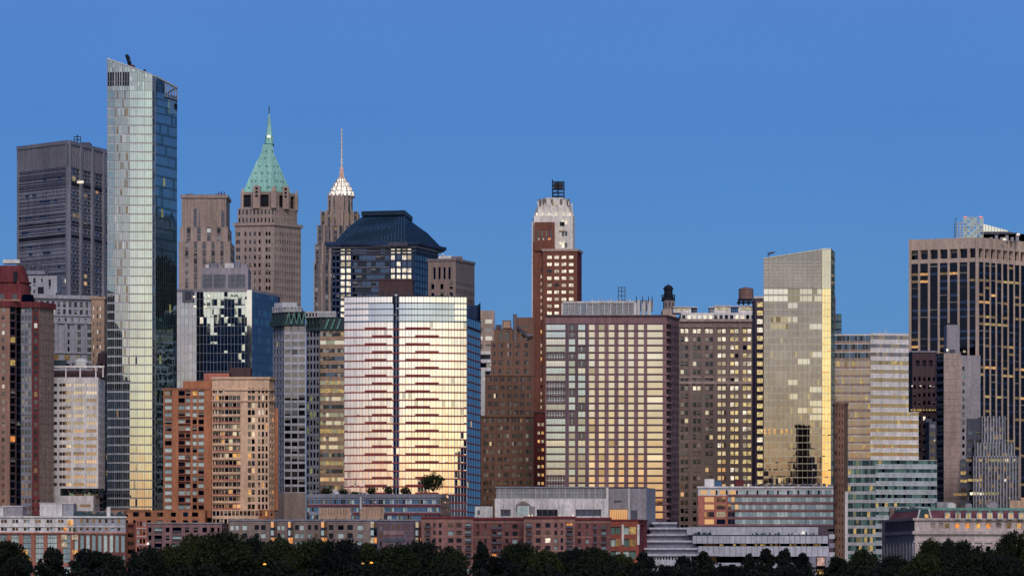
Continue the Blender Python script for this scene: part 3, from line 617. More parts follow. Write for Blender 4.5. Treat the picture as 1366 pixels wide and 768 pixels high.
# ================================================================ blue glass tower with louvred penthouse
Y = 1860
T = Thing('blue_glass_tower', 'broad blue reflective glass building with louvred penthouse behind the orange apartment tower')
pl = [P(235.5, Y+2), P(262, Y), P(336, Y), P(371, Y+30), (X(365,Y), Y+50), (X(237,Y), Y+45)]
zt = Z(387,Y)
def gb(i, j, fu, fz):
    r = rng.random(); return 'lit_white' if r < .008 else ('g_silver' if r < .15 else 'g_tower')
tier(T, pl, GZ, zt, {0: dict(fn='curtain', cols=5, rows=34, vis=.7, glass=Wt(g_silver=6, g_pale=1, g_tower=2, g_blue=.2), spand='g_silver', vm=(.2,.1,'mull_pale',1), hm=(.2,.1,'mull_pale',1)),
   1: dict(fn='curtain', cols=16, rows=34, vis=.72, glass=gb, spand='g_tower', vm=(.12,.06,'mull',1), hm=(.14,.06,'mull',1)),
   2: dict(fn='curtain', cols=12, rows=34, vis=.72, glass=Wt(g_blue=5, g_navy=6, g_teal=3, lit_dim=.2, lit_green=.12, lit_white=.06), spand='g_navy', vm=(.1,.05,'dark_blue',1), hm=(.12,.05,'dark_blue',1), tilt=.0015)}, 'dark_blue')
ebox(T.mb('corner_pier'), edges(pl)[1], edges(pl)[1].L-2.2, edges(pl)[1].L, GZ, zt, -.2, .3, 'g_pale')
for e in edges(pl)[:3]: ebox(T.mb('parapet'), e, 0, e.L, zt-.8, zt+.5, -.4, .25, 'concrete')
pbox(T, 'penthouse', 268, 331, 357, 387, Y+12, 20, 'concrete')
for a, b in ((270,283),(285,301),(304,327)):
    pbox(T, 'penthouse/louver#%d' % a, a, b, 366, 383, Y+11.8, .3, 'gray_dark')
    for q in range(10): pbox(T, 'penthouse/louver#%d' % a, a, b, 367+q*1.7, 367.6+q*1.7, Y+11.5, .4, 'mull')
pbox(T, 'stair_block', 243, 257, 386, 403, Y-1, 8, 'gray_purple'); pbox(T, 'stair_block', 247, 255, 388, 400, Y-1.2, 2, 'gray_dark')
for i, (a, b, t_) in enumerate(((274,279,353),(280,290,350.5),(292,297,354),(300,312,351),(314,320,349),(321,330,352))): pbox(T, 'roof_unit#%d' % i, a, b, t_, 357, Y+15, 6, ('concrete_pale','gray_purple','concrete')[i % 3])
for x_ in (272,276,298,325): T.mb('antenna').bar((X(x_,Y),Y+16,Z(358,Y)), (X(x_,Y),Y+16,Z(343+x_%5,Y)), .15, 'mull_dark')
for (x_, y_) in ((259,396),(279,395),(274,409),(303,424),(260,409)): T.mb('lit_window').box(X(x_,Y)-.5, X(x_,Y)+.5, Y-.3, Y+.3, Z(y_,Y)-.4, Z(y_,Y)+.5, 'lit_white')
T.done()

# ================================================================ orange apartment complex
Y = 1700
T = Thing('orange_apartments', 'orange and beige brick apartment tower with stepped roof and corner balconies')
e1 = rect(218, 301, Y, 30); FL = 2.92
def oj(tg, j, fu, fz):
    r = rng.random(); return 'curtain' if r < .38 else ('curtain_cool' if r < .5 else ('g_dark' if r < .82 else ('g_mid' if r < .95 else ('lit_warm' if r < .962 else 'g_black'))))
zt = Z(519,Y); zb_ = Z(680,Y)
tier(T, [P(218,Y), P(283,Y), P(283,Y+30), P(220,Y+30)], zb_, zt, {0: dict(cols=[(.03,.17),(.31,.44),(.46,.55),(.60,.70),(.72,.83)], fl=FL, wh=.6, so=.15, d=.45, wall='orange', smat='orange_dark', sd=.1, pick=oj)}, 'orange')
e0 = Edge(P(218,Y), P(283,Y))
for j in range(0, 14):
    z_ = zb_+j*FL; 
    if j not in (8, 3): ebox(T.mb('balcony#a%d' % j), e0, e0.L*.31, e0.L*.56, z_-.1, z_+.15, -.1, 1.1, 'brick_rose'); ebox(T.mb('balcony#a%d' % j), e0, e0.L*.31, e0.L*.56, z_+.85, z_+.95, 1.0, 1.1, 'mull_dark')
piers(T, e0, Z(690,Y), zt, [.245, .93], 2.2, .35, 'orange', 'pilaster'); piers(T, e0, zb_, Z(545,Y), [.575], .7, .3, 'orange', 'pilaster'); piers(T, e0, zb_, Z(519,Y), [.005,.70], .5, .3, 'orange', 'pilaster')
pb = [P(283,Y-2), P(300,Y-3), P(359,Y-3), P(366,Y+3), P(366,Y+28), P(286,Y+28)]
def bb(tg, j, fu, fz):
    r = rng.random(); return 'g_dark' if r < .4 else ('g_mid' if r < .6 else ('g_pale' if r < .72 else ('g_black' if r < .9 else ('lit_warm' if r < .95 else 'g_silver'))))
tier(T, pb, zb_, Z(503,Y), {0: dict(cols=[(.05,.25),(.27,.5),(.52,.72),(.74,.95)], fl=FL, wh=.62, so=.14, wall='beige', d=1.2, mt=4, pick=bb), 1: dict(cols=[(.0,.08),(.09,.17),(.18,.26),(.27,.35),(.52,.59),(.605,.675),(.75,.80),(.835,.885),(.92,.965)], fl=FL, wh=.68, so=.12, mt=4, wall='beige', d=.9, pick=bb, skip=lambda t_, j: t_ < 4 and j > 15), 2: dict(cols=2, ww=.5, fl=FL, wh=.55, mt=4, wall='beige', pick=bb)}, 'beige', 'corner_wall')
e2 = Edge(P(283,Y-2), P(359,Y-3))
for j in range(0, 15):
    z_ = zb_+j*FL; n_ = 'balcony#b%d' % j
    ebox(T.mb(n_), e2, .3, e2.L*.50, z_-.15, z_+.12, -.2, 1.4, 'beige'); ebox(T.mb(n_), e2, .3, e2.L*.50, z_+.12, z_+.75, 1.25, 1.4, 'beige' if j % 2 else 'brick_rose')
for z_, h in ((Z(519,Y),.6),(Z(503,Y),.9),(Z(534,Y),.5)):
    for e in edges(pb)[:3]: ebox(T.mb('cornice'), e, -.2, e.L+.2, z_-h, z_, -.2, .6, 'beige')
cornice(T, [P(218,Y), P(283,Y), P(283,Y+30), P(220,Y+30)], zt-.4, .9, .4, 'orange_dark', 'cornice')
pw = [P(361,Y+5), P(371,Y+6), (X(371,Y+28),Y+28), P(361,Y+28)]
tier(T, pw, zb_, Z(543,Y), {0: None, 1: dict(cols=2, ww=.3, fl=FL, wh=.5, wall='orange', pick=bb)}, 'orange', 'side_wing')
pbox(T, 'penthouse', 244, 300, 508, 520, Y+4, 20, 'orange'); pbox(T, 'penthouse#2', 272, 308, 497.5, 509, Y+6, 18, 'brick_rose'); pbox(T, 'penthouse#3', 306, 334, 490, 504, Y+6, 14, 'brown_dark')
for x_ in (277,282,287,292,297): pbox(T, 'penthouse#2', x_, x_+.5, 499, 509, Y+5.9, .3, 'orange_dark')
# base storeys
tier(T, rect(140, 283, Y-12, 40), GZ, Z(681,Y), {0: dict(cols=[(.10,.13),(.18,.23),(.28,.34),(.40,.46),(.52,.58),(.66,.71),(.78,.83),(.87,.93)], rows=11, wh=.55, so=.2, wall='orange', pick=Wt(g_black=4, g_dark=3, g_pale=2, g_mid=1))}, 'orange', 'base')
tier(T, [P(283,Y-8), P(345,Y-8), P(366,Y-4), P(366,Y+20), P(283,Y+20)], GZ, Z(680,Y), {0: dict(cols=12, ww=.75, rows=11, wh=.6, wall='beige', pick=bb), 1: dict(cols=3, ww=.4, rows=11, wh=.6, wall='orange', pick=bb)}, 'orange', 'base#2')
pbox(T, 'base#3', 140, 200, 679, 682, Y-12.3, 3, 'orange_dark'); T.done()

# ================================================================ grey panel tower and brown banded tower with green crown
Y = 1820
T = Thing('panel_tower', 'pale grey panelled office tower with green stepped crown, left of the banded brown one')
pl = [P(364, Y+9), P(379, Y+1), P(408, Y), (X(411,Y+30)-2,Y+30), P(370,Y+35)]
zt = Z(433,Y); dk = Wt(g_black=5, g_dark=4, g_navy=3, lit_yellow=.25)
tier(T, pl, Z(657,Y), zt, {0: dict(cols=4, fl=3.36, ww=.55, wh=.62, wall='panel_gray', d=.4, pick=dk), 1: dict(cols=[(.03,.3),(.35,.62),(.67,.96)], fl=3.36, wh=.68, so=.12, wall='panel_pale', d=.12, pick=Wt(g_mid=6, g_blind=3, g_dark=.6))}, 'panel_gray')
tier(T, pl, GZ, Z(657,Y), {1: dict(cols=2, rows=8, ww=.0001, wall='lime_warm')}, 'lime_warm', 'base')
tier(T, [P(362,Y+7), P(379,Y-1), P(407,Y-2), P(407,Y+30), P(366,Y+35)], zt, Z(416,Y), {0: dict(cols=4, rows=1, ww=.7, wh=.75, wall='copper_dark', d=1.5, pick=Wt(g_black=1)), 1: dict(cols=4, rows=1, ww=.68, wh=.75, wall='copper_dark', d=1.5, pick=Wt(g_black=1))}, 'copper_dark', 'crown')
for i in range(4): m = T.mb('crown/strut#%d' % i); m.bar((X(382+i*7,Y), Y-3, zt), (X(385.5+i*7,Y), Y-3, Z(418,Y)), .22, 'copper'); m.bar((X(385.5+i*7,Y), Y-3, Z(418,Y)), (X(389+i*7,Y), Y-3, zt), .22, 'copper')
for e in edges([P(362,Y+7), P(379,Y-1), P(407,Y-2)])[:2]: ebox(T.mb('crown/rail'), e, 0, e.L, zt-.4, zt+1.5, -.2, .9, 'copper_dark')
tier(T, [P(363,Y+8), P(377,Y+3), P(402,Y+3), P(405,Y+28), P(366,Y+34)], Z(416,Y), Z(408,Y), {0: dict(cols=4, rows=1, ww=.5, wh=.55, wall='panel_pale', pick=Wt(near_black=1)), 1: dict(cols=5, rows=1, ww=.7, wh=.6, wall='panel_pale', pick=Wt(g_mid=1))}, 'panel_pale', 'attic')
tier(T, [P(366,Y+10), P(377,Y+6), P(396,Y+6), P(398,Y+28), P(369,Y+30)], Z(408,Y), Z(402,Y), None, 'panel_pale', 'attic'); T.done()
Y = 1835
T = Thing('banded_tower', 'brown banded office tower with ribbon windows and dark green crown, beside the curved glass building')
pl = [P(408.5, Y+2), P(426, Y), P(427, Y-1.5), P(462, Y-1.5), P(462, Y+35), P(410, Y+35)]
zt = Z(441,Y); FL = 10.75*Y/FPX
def bandg(tg, j, fu, fz):
    st = random.Random(j*7+3).random(); r = rng.random()
    if st > .86: return 'lit_yellow' if r < .7 else 'g_green'
    if st > .55: return 'g_silver' if r < .5 else ('g_green' if r < .8 else 'g_mid')
    return 'g_black' if r < .5 else ('g_navy' if r < .75 else ('g_mid' if r < .96 else 'lit_yellow'))
tier(T, pl, GZ, zt, {0: dict(cols=4, fl=3.5, ww=.62, wh=.66, wall='panel_gray', d=.4, pick=Wt(g_black=6, g_dark=4, lit_green=1, g_navy=2)), 2: dict(cols=9, fl=FL, ww=.99, wh=.48, so=.28, wall='tan', d=.3, pick=bandg)}, 'tan')
tier(T, [P(408,Y+2), P(427,Y-2), P(460,Y-2), P(460,Y+30), P(409,Y+30)], zt, Z(424,Y), {0: dict(cols=4, rows=1, ww=.7, wh=.8, wall='copper_dark', d=1.5, pick=Wt(g_black=1)), 1: dict(cols=4, rows=1, ww=.75, wh=.8, wall='copper_dark', d=1.5, pick=Wt(g_black=1))}, 'copper_dark', 'crown')
for i in range(3): T.mb('crown/strut#%d' % i).bar((X(434+i*8,Y), Y-3, zt+.5), (X(439+i*8,Y), Y-3, Z(426,Y)), .45, 'copper')
tier(T, [P(407,Y+4), P(424,Y+2), P(448,Y+2), P(450,Y+28), P(409,Y+28)], Z(424,Y), Z(414.5,Y), {0: dict(cols=4, rows=1, ww=.6, wh=.5, wall='panel_pale', pick=Wt(near_black=3, red_dark=1)), 1: dict(cols=6, rows=1, ww=.55, wh=.5, wall='panel_pale', pick=Wt(g_mid=3))}, 'panel_pale', 'attic')
T.done()

# ================================================================ curved glass building with red floor lines
Y = 1660
T = Thing('curved_glass_building', 'wide bowed glass building with stepped dark red floor lines mirroring the sunset')
n = 20; CUR = []
xl, xr = X(459,Y), X(622.5,Y); sag = 3.2
for i in range(n+1):
    f = i/n; CUR.append((xl+(xr-xl)*f, Y+sag*(2*f-1)**2))
pl = CUR+[P(641, Y+34), (X(636,Y), Y+52), (X(462,Y), Y+45)]
es = edges(pl); zt = Z(395,Y); zm = Z(428.5,Y); NR = 25; FL = (zm-GZ)/round((zm-GZ)/(10.35*Y/FPX)); NR = round((zm-GZ)/FL)
for i in range(n):
    e = es[i]
    curtain(T, e, GZ, zm, cols=2, rows=NR, vis=.86, glass=Wt(g_bright=16, g_cream=4, g_silver=.35), spand='g_cream', vm=(.14,.1,'mull_pale',1), hm=None, tilt=.0006)
    curtain(T, e, zm, Z(404,Y), cols=2, rows=3, vis=.8, glass=Wt(g_bandblue=1) if 3 < i < 18 else Wt(g_bright=1), spand='g_bandblue', vm=(.14,.1,'mull_pale',1), hm=(.35,.25,'dark_blue',1), tilt=.0006)
    curtain(T, e, Z(404,Y), zt, cols=2, rows=1, vis=1, glass=Wt(g_bright=1), vm=(.14,.1,'mull_pale',1), hm=(.4,.3,'mull_dark',1), tilt=.001, gpart='parapet_screen')
es_s = es[n]
curtain(T, es_s, GZ, Z(436,Y), cols=8, rows=NR, vis=.8, glass=Wt(g_blue=8, g_navy=4, g_teal=2, lit_yellow=.10), spand='g_navy', vm=(.12,.1,'dark_blue',1), hm=(.45,.3,'red_line',1), tilt=.0006)
curtain(T, es_s, Z(436,Y), zm+2, cols=8, rows=1, vis=.8, glass=Wt(g_navy=1), spand='dark_blue', vm=(.12,.1,'dark_blue',1), hm=(.4,.3,'dark_blue',1))
for e in es[n+1:]: T.mb('wall').poly([(*e.a, GZ), (*e.b, GZ), (*e.b, zt), (*e.a, zt)], 'dark_blue')
T.mb('roof').poly([(*p, zt-1.5) for p in pl[:n+1]]+[(X(610,Y),Y+45,zt-1.5),(X(462,Y),Y+45,zt-1.5)], 'concrete')
for j in range(NR+1):
    z_ = zm-j*FL; m = T.mb('floor_band')
    seg = ((.17,.345),(.50,.70)) if j % 2 else ((.23,.39),(.58,.77))
    for i in range(n):
        a, b = i/n, (i+1)/n; e = es[i]
        if j == 0: ebox(m, e, -.02, e.L+.02, z_-.25, z_+.15, -.1, .5, 'dark_blue'); continue
        ebox(m, e, -.02, e.L+.02, z_-.34, z_+.16, -.1, .45, 'red_line')
        for s0, s1 in seg:
            c0, c1 = max(a, s0), min(b, s1)
            if c1-c0 > .001: ebox(m, e, (c0-a)*n*e.L, (c1-a)*n*e.L, z_+.17, z_+.80, -.1, .75, 'red_line'); 
for x_, h in ((468,2),(480,1.5),(498,3),(524,2.5),(527,5),(532,3),(551,2.5),(556,2),(580,3),(587,2),(592,2),(600,3.5),(606,2)):
    T.mb('roof_unit').dome(X(x_,Y), Y+14, 1.1, zt-1.5, h*.4+1.5, 'concrete_pale', 8, 3)
m = T.mb('window_cleaning_rig'); m.bar((X(525,Y), Y-.5, Z(404,Y)), (X(525,Y), Y-.5, Z(396,Y)), .5, 'near_black')
T.done()

# ================================================================ middle ground right of it
Y = 1900
T = Thing('stepped_block', 'grey stepped office block with pale setback storeys behind the curved glass building')
sp = dict(bay=4, fl=3.8, ww=.4, wh=.5, wall='stone', d=.4, pick=Wt(g_dark=4, g_mid=4, g_silver=1))
tier(T, rect(622, 641, Y-10, 30), GZ, Z(413,Y-10), dict(sp, wall='brown_gray'), 'brown_gray', 'side_block')
tier(T, rect(628, 660, Y, 40), GZ, Z(414,Y), {0: dict(cols=[(.30,.5),(.62,.9)], fl=3.8, wh=.5, wall='stone', mt=3, pick=Wt(g_mid=3, g_dark=2, g_silver=2)), 1: dict(sp, wall='stone_dark')}, 'stone')
for i in range(5): pbox(T, 'terrace_band', 641, 654+i*.4, 468+i*11, 472.5+i*11, Y-6, 7, 'white'); pbox(T, 'terrace_glass', 642, 654, 472.5+i*11, 479+i*11, Y-3, 3, 'g_mid' if i % 2 else 'gray_dark')
pbox(T, 'stair_tower', 640, 647, 494, 660, Y-14, 6, 'concrete_pale'); pbox(T, 'terrace_lamp', 645, 646.5, 504, 505.6, Y-14.3, .4, 'lit_white')
T.done()
Y = 1780
T = Thing('old_apartment_block', 'old ochre-brown brick setback building with small paired windows left of the red-brick shaft')
sp = dict(fl=3.35, ww=.5, wh=.5, d=.4, wall='ochre_brick', pick=Wt(g_black=6, g_dark=5, mull_dark=2, g_blind=.8, g_silver=.12, lit_dim=.05))
top = rect(661, 712, Y+4, 26); 
tier(T, [P(641,Y), P(712,Y), P(712,Y+35), (X(641,Y),Y+35)], GZ, Z(555,Y), {0: dict(sp, cols=[(.06,.145),(.17,.25),(.33,.41),(.45,.53),(.59,.67),(.70,.78),(.85,.96)], sub=2)}, 'ochre_brick')
tier(T, [P(647,Y+2), P(712,Y+2), P(712,Y+34), (X(647,Y),Y+34)], Z(555,Y), Z(500,Y), {0: dict(sp, cols=[(.06,.14),(.18,.26),(.32,.40),(.46,.54),(.60,.68),(.72,.80),(.86,.94)], sub=2)}, 'ochre_brick')
tier(T, [P(655,Y+4), P(712,Y+4), P(712,Y+33), (X(655,Y),Y+33)], Z(500,Y), Z(454,Y), {0: dict(sp, cols=[(.04,.10),(.18,.27),(.38,.47),(.58,.66),(.78,.87)], sub=2)}, 'ochre_brick')
tier(T, [P(659,Y+6), P(686,Y+6), P(686,Y+30), (X(661,Y),Y+30)], Z(454,Y), Z(438,Y), {0: dict(cols=[(.25,.42),(.55,.72)], rows=1, wh=.8, so=.05, wall='ochre_brick', d=.5, pick=Wt(g_dark=1))}, 'ochre_brick')
tier(T, [P(685.5,Y+6), P(712,Y+6), P(712,Y+30), (X(686,Y),Y+30)], Z(454,Y), Z(422,Y), {0: dict(cols=[(.28,.42),(.55,.68)], rows=3, wh=.4, mt=2.5, wall='ochre_brick', pick=Wt(g_dark=2, g_mid=1))}, 'ochre_brick')
pbox(T, 'roof_box', 670, 682, 427, 438, Y+10, 9, 'stone_dark'); pbox(T, 'roof_box', 671.5, 680.5, 429, 437, Y+9.7, 1, 'pale_brick'); pbox(T, 'roof_box#2', 661, 669, 433, 438, Y+10, 6, 'gray_dark')
T.mb('chimney').cyl(X(687,Y), Y+5, .8, Z(454,Y), Z(418,Y), 'stone_dark', 8); T.mb('fire_stair').bar((X(690,Y), Y+4.5, Z(434,Y)), (X(706,Y), Y+4.5, Z(450,Y)), .5, 'gray_dark'); T.mb('fire_stair').bar((X(702,Y), Y+4.5, Z(447,Y)), (X(711,Y), Y+4.5, Z(446,Y)), .5, 'gray_purple')
for x_ in range(658, 686, 4): T.mb('parapet').box(X(x_,Y), X(x_+1.6,Y), Y+5.7, Y+6.4, Z(438,Y), Z(436,Y), 'ochre_brick')
e_ = Edge(P(641,Y), P(712,Y)); ebox(T.mb('cornice'), e_, 0, e_.L, Z(556,Y), Z(554,Y), -.2, .5, 'brown'); e_ = Edge(P(647,Y+2), P(712,Y+2)); ebox(T.mb('cornice'), e_, 0, e_.L, Z(501,Y), Z(499.5,Y), -.2, .4, 'brown')
T.done()

Y = 1900
T = Thing('red_brick_skyscraper', 'slim red brick skyscraper with pale lit crown and roof antenna frame', 'skyscraper')
litp = lambda tg, j, fu, fz: rng.choices(['lit_white','lit_pale','g_black'], [8,3,.6])[0]
sh = [P(724,Y), P(770,Y), P(776,Y+14), (X(774,Y),Y+32), P(724,Y+32)]
tier(T, sh, GZ, Z(334,Y), {0: dict(cols=[(.13,.26),(.34,.47),(.55,.68),(.76,.89)], fl=9.25*Y/FPX, wh=.44, mt=5.2*Y/FPX, so=.36, d=.35, wall='red_brick', pick=litp), 1: dict(cols=1, ww=.2, fl=3.1, wh=.5, wall='red_dark', pick=Wt(g_dark=1))}, 'red_brick')
cornice(T, sh, Z(335,Y), 1.0, .5, 'stone', 'cornice')
tier(T, [P(711,Y+2), P(724,Y+2), P(724,Y+34), (X(712,Y+2),Y+34)], GZ, Z(322,Y), {0: dict(cols=[(.78,.92)], fl=9.25*Y/FPX, wh=.45, mt=11, wall='red_brick', d=.3, pick=Wt(lit_pale=5, g_black=3, lit_warm=1))}, 'red_brick', 'side_shaft')
pbox(T, 'pale_quoin', 709.3, 711, 296, 440, Y+3, 6, 'crown_white')
tier(T, [P(713,Y-2+3), P(740,Y+1), P(740,Y+22), P(713,Y+22)], Z(334,Y), Z(296,Y), {0: dict(cols=[(.14,.22),(.34,.42),(.56,.64),(.78,.86)], rows=1, wh=.35, so=.38, wall='red_brick', pick=Wt(g_dark=1))}, 'red_brick', 'penthouse')
for x_, k in ((718,'lit_white'),(724,'lit_pale'),(731,'lit_orange'),(733,'lit_orange')): pbox(T, 'lamp', x_, x_+1.6, 317.5, 320, Y+.6, .5, k)
cr = [P(712,Y+5), P(764,Y+5), P(767,Y+9), (X(766,Y),Y+32), P(711,Y+34)]
tier(T, cr, Z(334,Y), Z(287,Y), {0: dict(cols=[(.72,.78),(.80,.86)], rows=3, wh=.42, so=.3, wall='crown_white', pick=Wt(g_dark=3, lit_white=2))}, 'crown_white', 'crown')
def chring(l, r, c, yo): return [P(l,Y+yo+c), P(l+c,Y+yo), P(r-c,Y+yo), P(r,Y+yo+c), (X(r,Y),Y+30-c), (X(r-c,Y),Y+30), (X(l+c,Y),Y+30), (X(l,Y),Y+30-c)]
m = T.mb('crown'); m.prism(chring(711,766,3,7), Z(287,Y), Z(281,Y), 'crown_white', chring(713,765,4,8)); m.prism(chring(713,765,4,8), Z(281,Y), Z(274,Y), 'crown_white', chring(715,763,5,8)); m.prism(chring(716,762,5,9), Z(274,Y), Z(264,Y), 'crown_white', chring(718,760,6,10)); m.prism(chring(722,757,6,10), Z(264,Y), Z(261,Y), 'crown_white')
for i, x_ in enumerate((715,723.5,731.5,741,751,759.5)): pbox(T, 'crown/lamp', x_, x_+2.2, 284, 287.5, Y+6.7, .3, 'lit_white'); pbox(T, 'crown/buttress', x_+2.6, x_+4.4, 271, 288, Y+6.5, 4, 'crown_white')
for x_ in (718.5,724,735,747,757): pbox(T, 'crown/opening#%d' % x_, x_, x_+(5 if x_ == 724 else 3), 265.5, 272, Y+8.7, 3, 'stone_dark')
for x_ in (717,737.5,742,758): pbox(T, 'crown/lamp', x_, x_+1.4, 268, 274, Y+8.4, .4, 'lit_pale')
pbox(T, 'crown/tall_window', 747, 753, 296, 301, Y+4.6, 3, 'near_black'); T.mb('crown/tall_window').cyl(X(750,Y), Y+6.2, 1.1, Z(296,Y), Z(293,Y), 'near_black', 8, .3)
pbox(T, 'crown/lamp', 746, 753.5, 307, 309, Y+4.5, .4, 'lit_dim'); pbox(T, 'crown/lamp', 746.5, 748.5, 322, 326, Y+4.5, .4, 'lit_white'); pbox(T, 'crown/lamp', 750.5, 752.5, 322, 326, Y+4.5, .4, 'lit_white')
m = T.mb('antenna_frame'); xa, xb = X(737.5,Y), X(753,Y); za, zb = Z(262,Y), Z(238,Y)
for x_ in (xa, (xa+xb)/2, xb):
    for yy in (Y+15, Y+20): m.bar((x_,yy,za), (x_,yy,zb+(1 if x_ == xa else 0)), .24, 'near_black')
for q in range(6): z_ = za+(zb-za)*q/5; m.bar((xa,Y+15,z_), (xb,Y+15,z_), .2, 'near_black'); m.bar((xa,Y+20,z_), (xb,Y+20,z_), .2, 'near_black')
m.box(xa+.5, xb-.5, Y+16, Y+19, zb-3.5, zb-.3, 'lead')
for q in range(4): m.bar((xa,Y+15,za+(zb-za)*q/4), ((xa+xb)/2,Y+15,za+(zb-za)*(q+1)/4), .15, 'near_black')
T.done()
T = Thing('brick_annex', 'low dark red brick annex with lit paired windows at the foot of the red-brick shaft')
Y = 1800
tier(T, rect(709, 730, Y, 25), GZ, Z(550,Y), {0: dict(cols=[(.38,.78)], sub=2, gap=.25, fl=3.55, wh=.35, mt=3, wall='red_dark', d=.3, pick=Wt(lit_pale=6, lit_warm=3, g_black=1))}, 'red_dark'); cornice(T, rect(709,730,Y,25), Z(551,Y), .6, .3, 'brown_dark'); T.done()

# ================================================================ wide hotel block
Y = 1690
T = Thing('hotel_block', 'broad mauve-framed block filled with pale gold windows and white rooftop louvre screen')
pl = [P(727.5,Y), P(889,Y), P(896,Y+8), P(906,Y+20), (X(904,Y),Y+50), P(730,Y+50)]
zt = Z(421,Y); z0 = Z(692,Y); z1 = Z(431.5,Y); NRo = 27
def hp(tg, j, fu, fz):
    r = rng.random()
    if tg == 'a': return 'g_cool' if r < .45 else ('g_greenish' if r < .68 else ('g_dark' if r < .87 else ('g_silver' if r < .985 else 'lit_warm')))
    if tg == 'w': return 'g_gold3' if r < .85 else 'g_pale'
    if fz > .45 and r < .16: return 'g_silver'
    if r < .12: return 'g_pale'
    return 'g_gold3' if r < .93 else ('g_gold' if r < .975 else ('g_pale' if r < .992 else 'lit_white'))
sc = lambda a: (a-727.5)/161.5
cols = [(sc(729),sc(754),'a'),(sc(759),sc(767),'a'),(sc(771.5),sc(780.5),'a')]+[(sc(785.8+13.1*i),sc(793.3+13.1*i),'g') for i in range(6)]+[(sc(863.5),sc(884),'w')]
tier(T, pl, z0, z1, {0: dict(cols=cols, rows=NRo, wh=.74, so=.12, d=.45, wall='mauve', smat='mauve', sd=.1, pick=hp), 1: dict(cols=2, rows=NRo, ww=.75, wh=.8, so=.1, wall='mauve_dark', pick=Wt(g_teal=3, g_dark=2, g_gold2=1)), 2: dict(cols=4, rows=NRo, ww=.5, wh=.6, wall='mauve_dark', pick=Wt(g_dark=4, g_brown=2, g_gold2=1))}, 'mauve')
e0 = edges(pl)[0]
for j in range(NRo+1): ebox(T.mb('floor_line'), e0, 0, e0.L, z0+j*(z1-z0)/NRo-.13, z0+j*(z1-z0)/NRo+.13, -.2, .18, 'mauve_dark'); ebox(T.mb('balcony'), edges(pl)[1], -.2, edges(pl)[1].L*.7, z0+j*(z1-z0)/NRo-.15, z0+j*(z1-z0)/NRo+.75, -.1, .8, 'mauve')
for c in cols[:3]:
    nm = 7 if c[0] < .05 else 2
    for q in range(1, nm): u = e0.L*(c[0]+(c[1]-c[0])*q/nm); ebox(T.mb('mullion'), e0, u-.1, u+.1, z0, z1, -.5, -.1, 'white_warm')
for j in range(NRo):
    for c in cols[:1]: z_ = z0+(j+.4)*(z1-z0)/NRo; ebox(T.mb('mullion'), e0, e0.L*c[0], e0.L*c[1], z_-.1, z_+.08, -.5, -.15, 'white_warm')
tier(T, pl, z1, zt, None, 'mauve'); tier(T, pl, GZ, z0, None, 'mauve_dark')
piers(T, e0, z0, z1, [sc(756.5),sc(769),sc(783)], .9, .2, 'mauve_dark')
for e in edges(pl)[:3]: ebox(T.mb('cornice'), e, 0, e.L, zt-.5, zt+.3, -.3, .35, 'brown_dark')
fr = 'louvre_screen'; Yl = Y+4
for (a, b, c, d_) in ((749,847,402,404),(749,847,421.5,424),(749,750.5,402,424),(846,848.5,402,424)): pbox(T, fr, a, b, c, d_, Yl, 1.2, 'white')
for q in range(12):
    a = 751+q*8; pbox(T, fr+'/panel', a, a+7.4, 404, 422, Yl+.7, .3, 'g_navy' if q in (3,) else 'green_gray' if q > 3 else 'mull')
    for k_ in range(7): pbox(T, fr+'/panel', a, a+7.4, 405+k_*2.4, 405.6+k_*2.4, Yl+.4, .3, 'concrete_pale')
for q in range(13): pbox(T, fr, 750.5+q*8-.3, 750.5+q*8+.3, 404, 422, Yl+.2, .5, 'white')
for i in range(14): pbox(T, 'vent', 789+i*4.2, 791+i*4.2, 399+(i*5%3), 402, Y+12, 2, 'concrete_pale')
for i in range(3): T.mb('steel_flue#%d' % i).cyl(X(852+i*7.5,Y), Y+10, .9, zt-.3, Z(398+(i*2%3),Y), 'concrete_pale', 10); pbox(T, 'roof_unit#%d' % i, 848.5+i*8, 855+i*8, 400, 414, Y+12, 5, ('gray_dark','panel_gray','concrete')[i])
for x_ in (850,858,866,871): T.mb('antenna').bar((X(x_,Y),Y+9,Z(402,Y)), (X(x_,Y),Y+9,Z(393,Y)), .15, 'near_black')
m = T.mb('antenna_frame')
for x_ in (826,830.5,835): m.bar((X(x_,Y),Y+14,Z(402,Y)), (X(x_,Y),Y+14,Z(379,Y)), .15, 'gray_dark')
for z_ in (380,385,391,397): m.bar((X(826,Y),Y+14,Z(z_,Y)), (X(835,Y),Y+14,Z(z_,Y)), .15, 'gray_dark')
T.done()

# ================================================================ brown office block with paired windows
Y = 1850
T = Thing('brown_office_block', 'brown stone office block whose right half has bright paired windows, beside the gold slanted tower')
pl = rect(897, 1010, Y, 40); zt = Z(428,Y); sc = lambda a: (X(a,Y)-pl[0][0])/(pl[1][0]-pl[0][0])
def bp(tg, j, fu, fz):
    r = rng.random()
    if tg in 'abc':
        if fz > .93: return 'lit_white' if r < .8 else 'g_gold3'
        if tg == 'c' and r < .06: return 'lit_white'
        return 'g_black' if r < .5 else ('g_dark' if r < .8 else ('g_blind' if r < .93 else ('g_silver' if r < .985 else 'lit_white')))
    if tg in 'ef' and r < .8: return 'lit_window' if r < .6 else 'lit_white'  # emission stands in for the sky reflection that the next tower blocks
    return 'g_gold3' if r < .72 else ('g_gold' if r < .80 else ('lit_white' if r < .88 else ('lit_pale' if r < .97 else 'g_brown')))
cols = [(sc(a),sc(b),t_) for a,b,t_ in ((908,918,'a'),(924.5,934.5,'b'),(941,951,'c'),(957.5,968,'d'),(974.5,985,'e'),(991,1002,'f'))]
FL = 11.0*Y/FPX
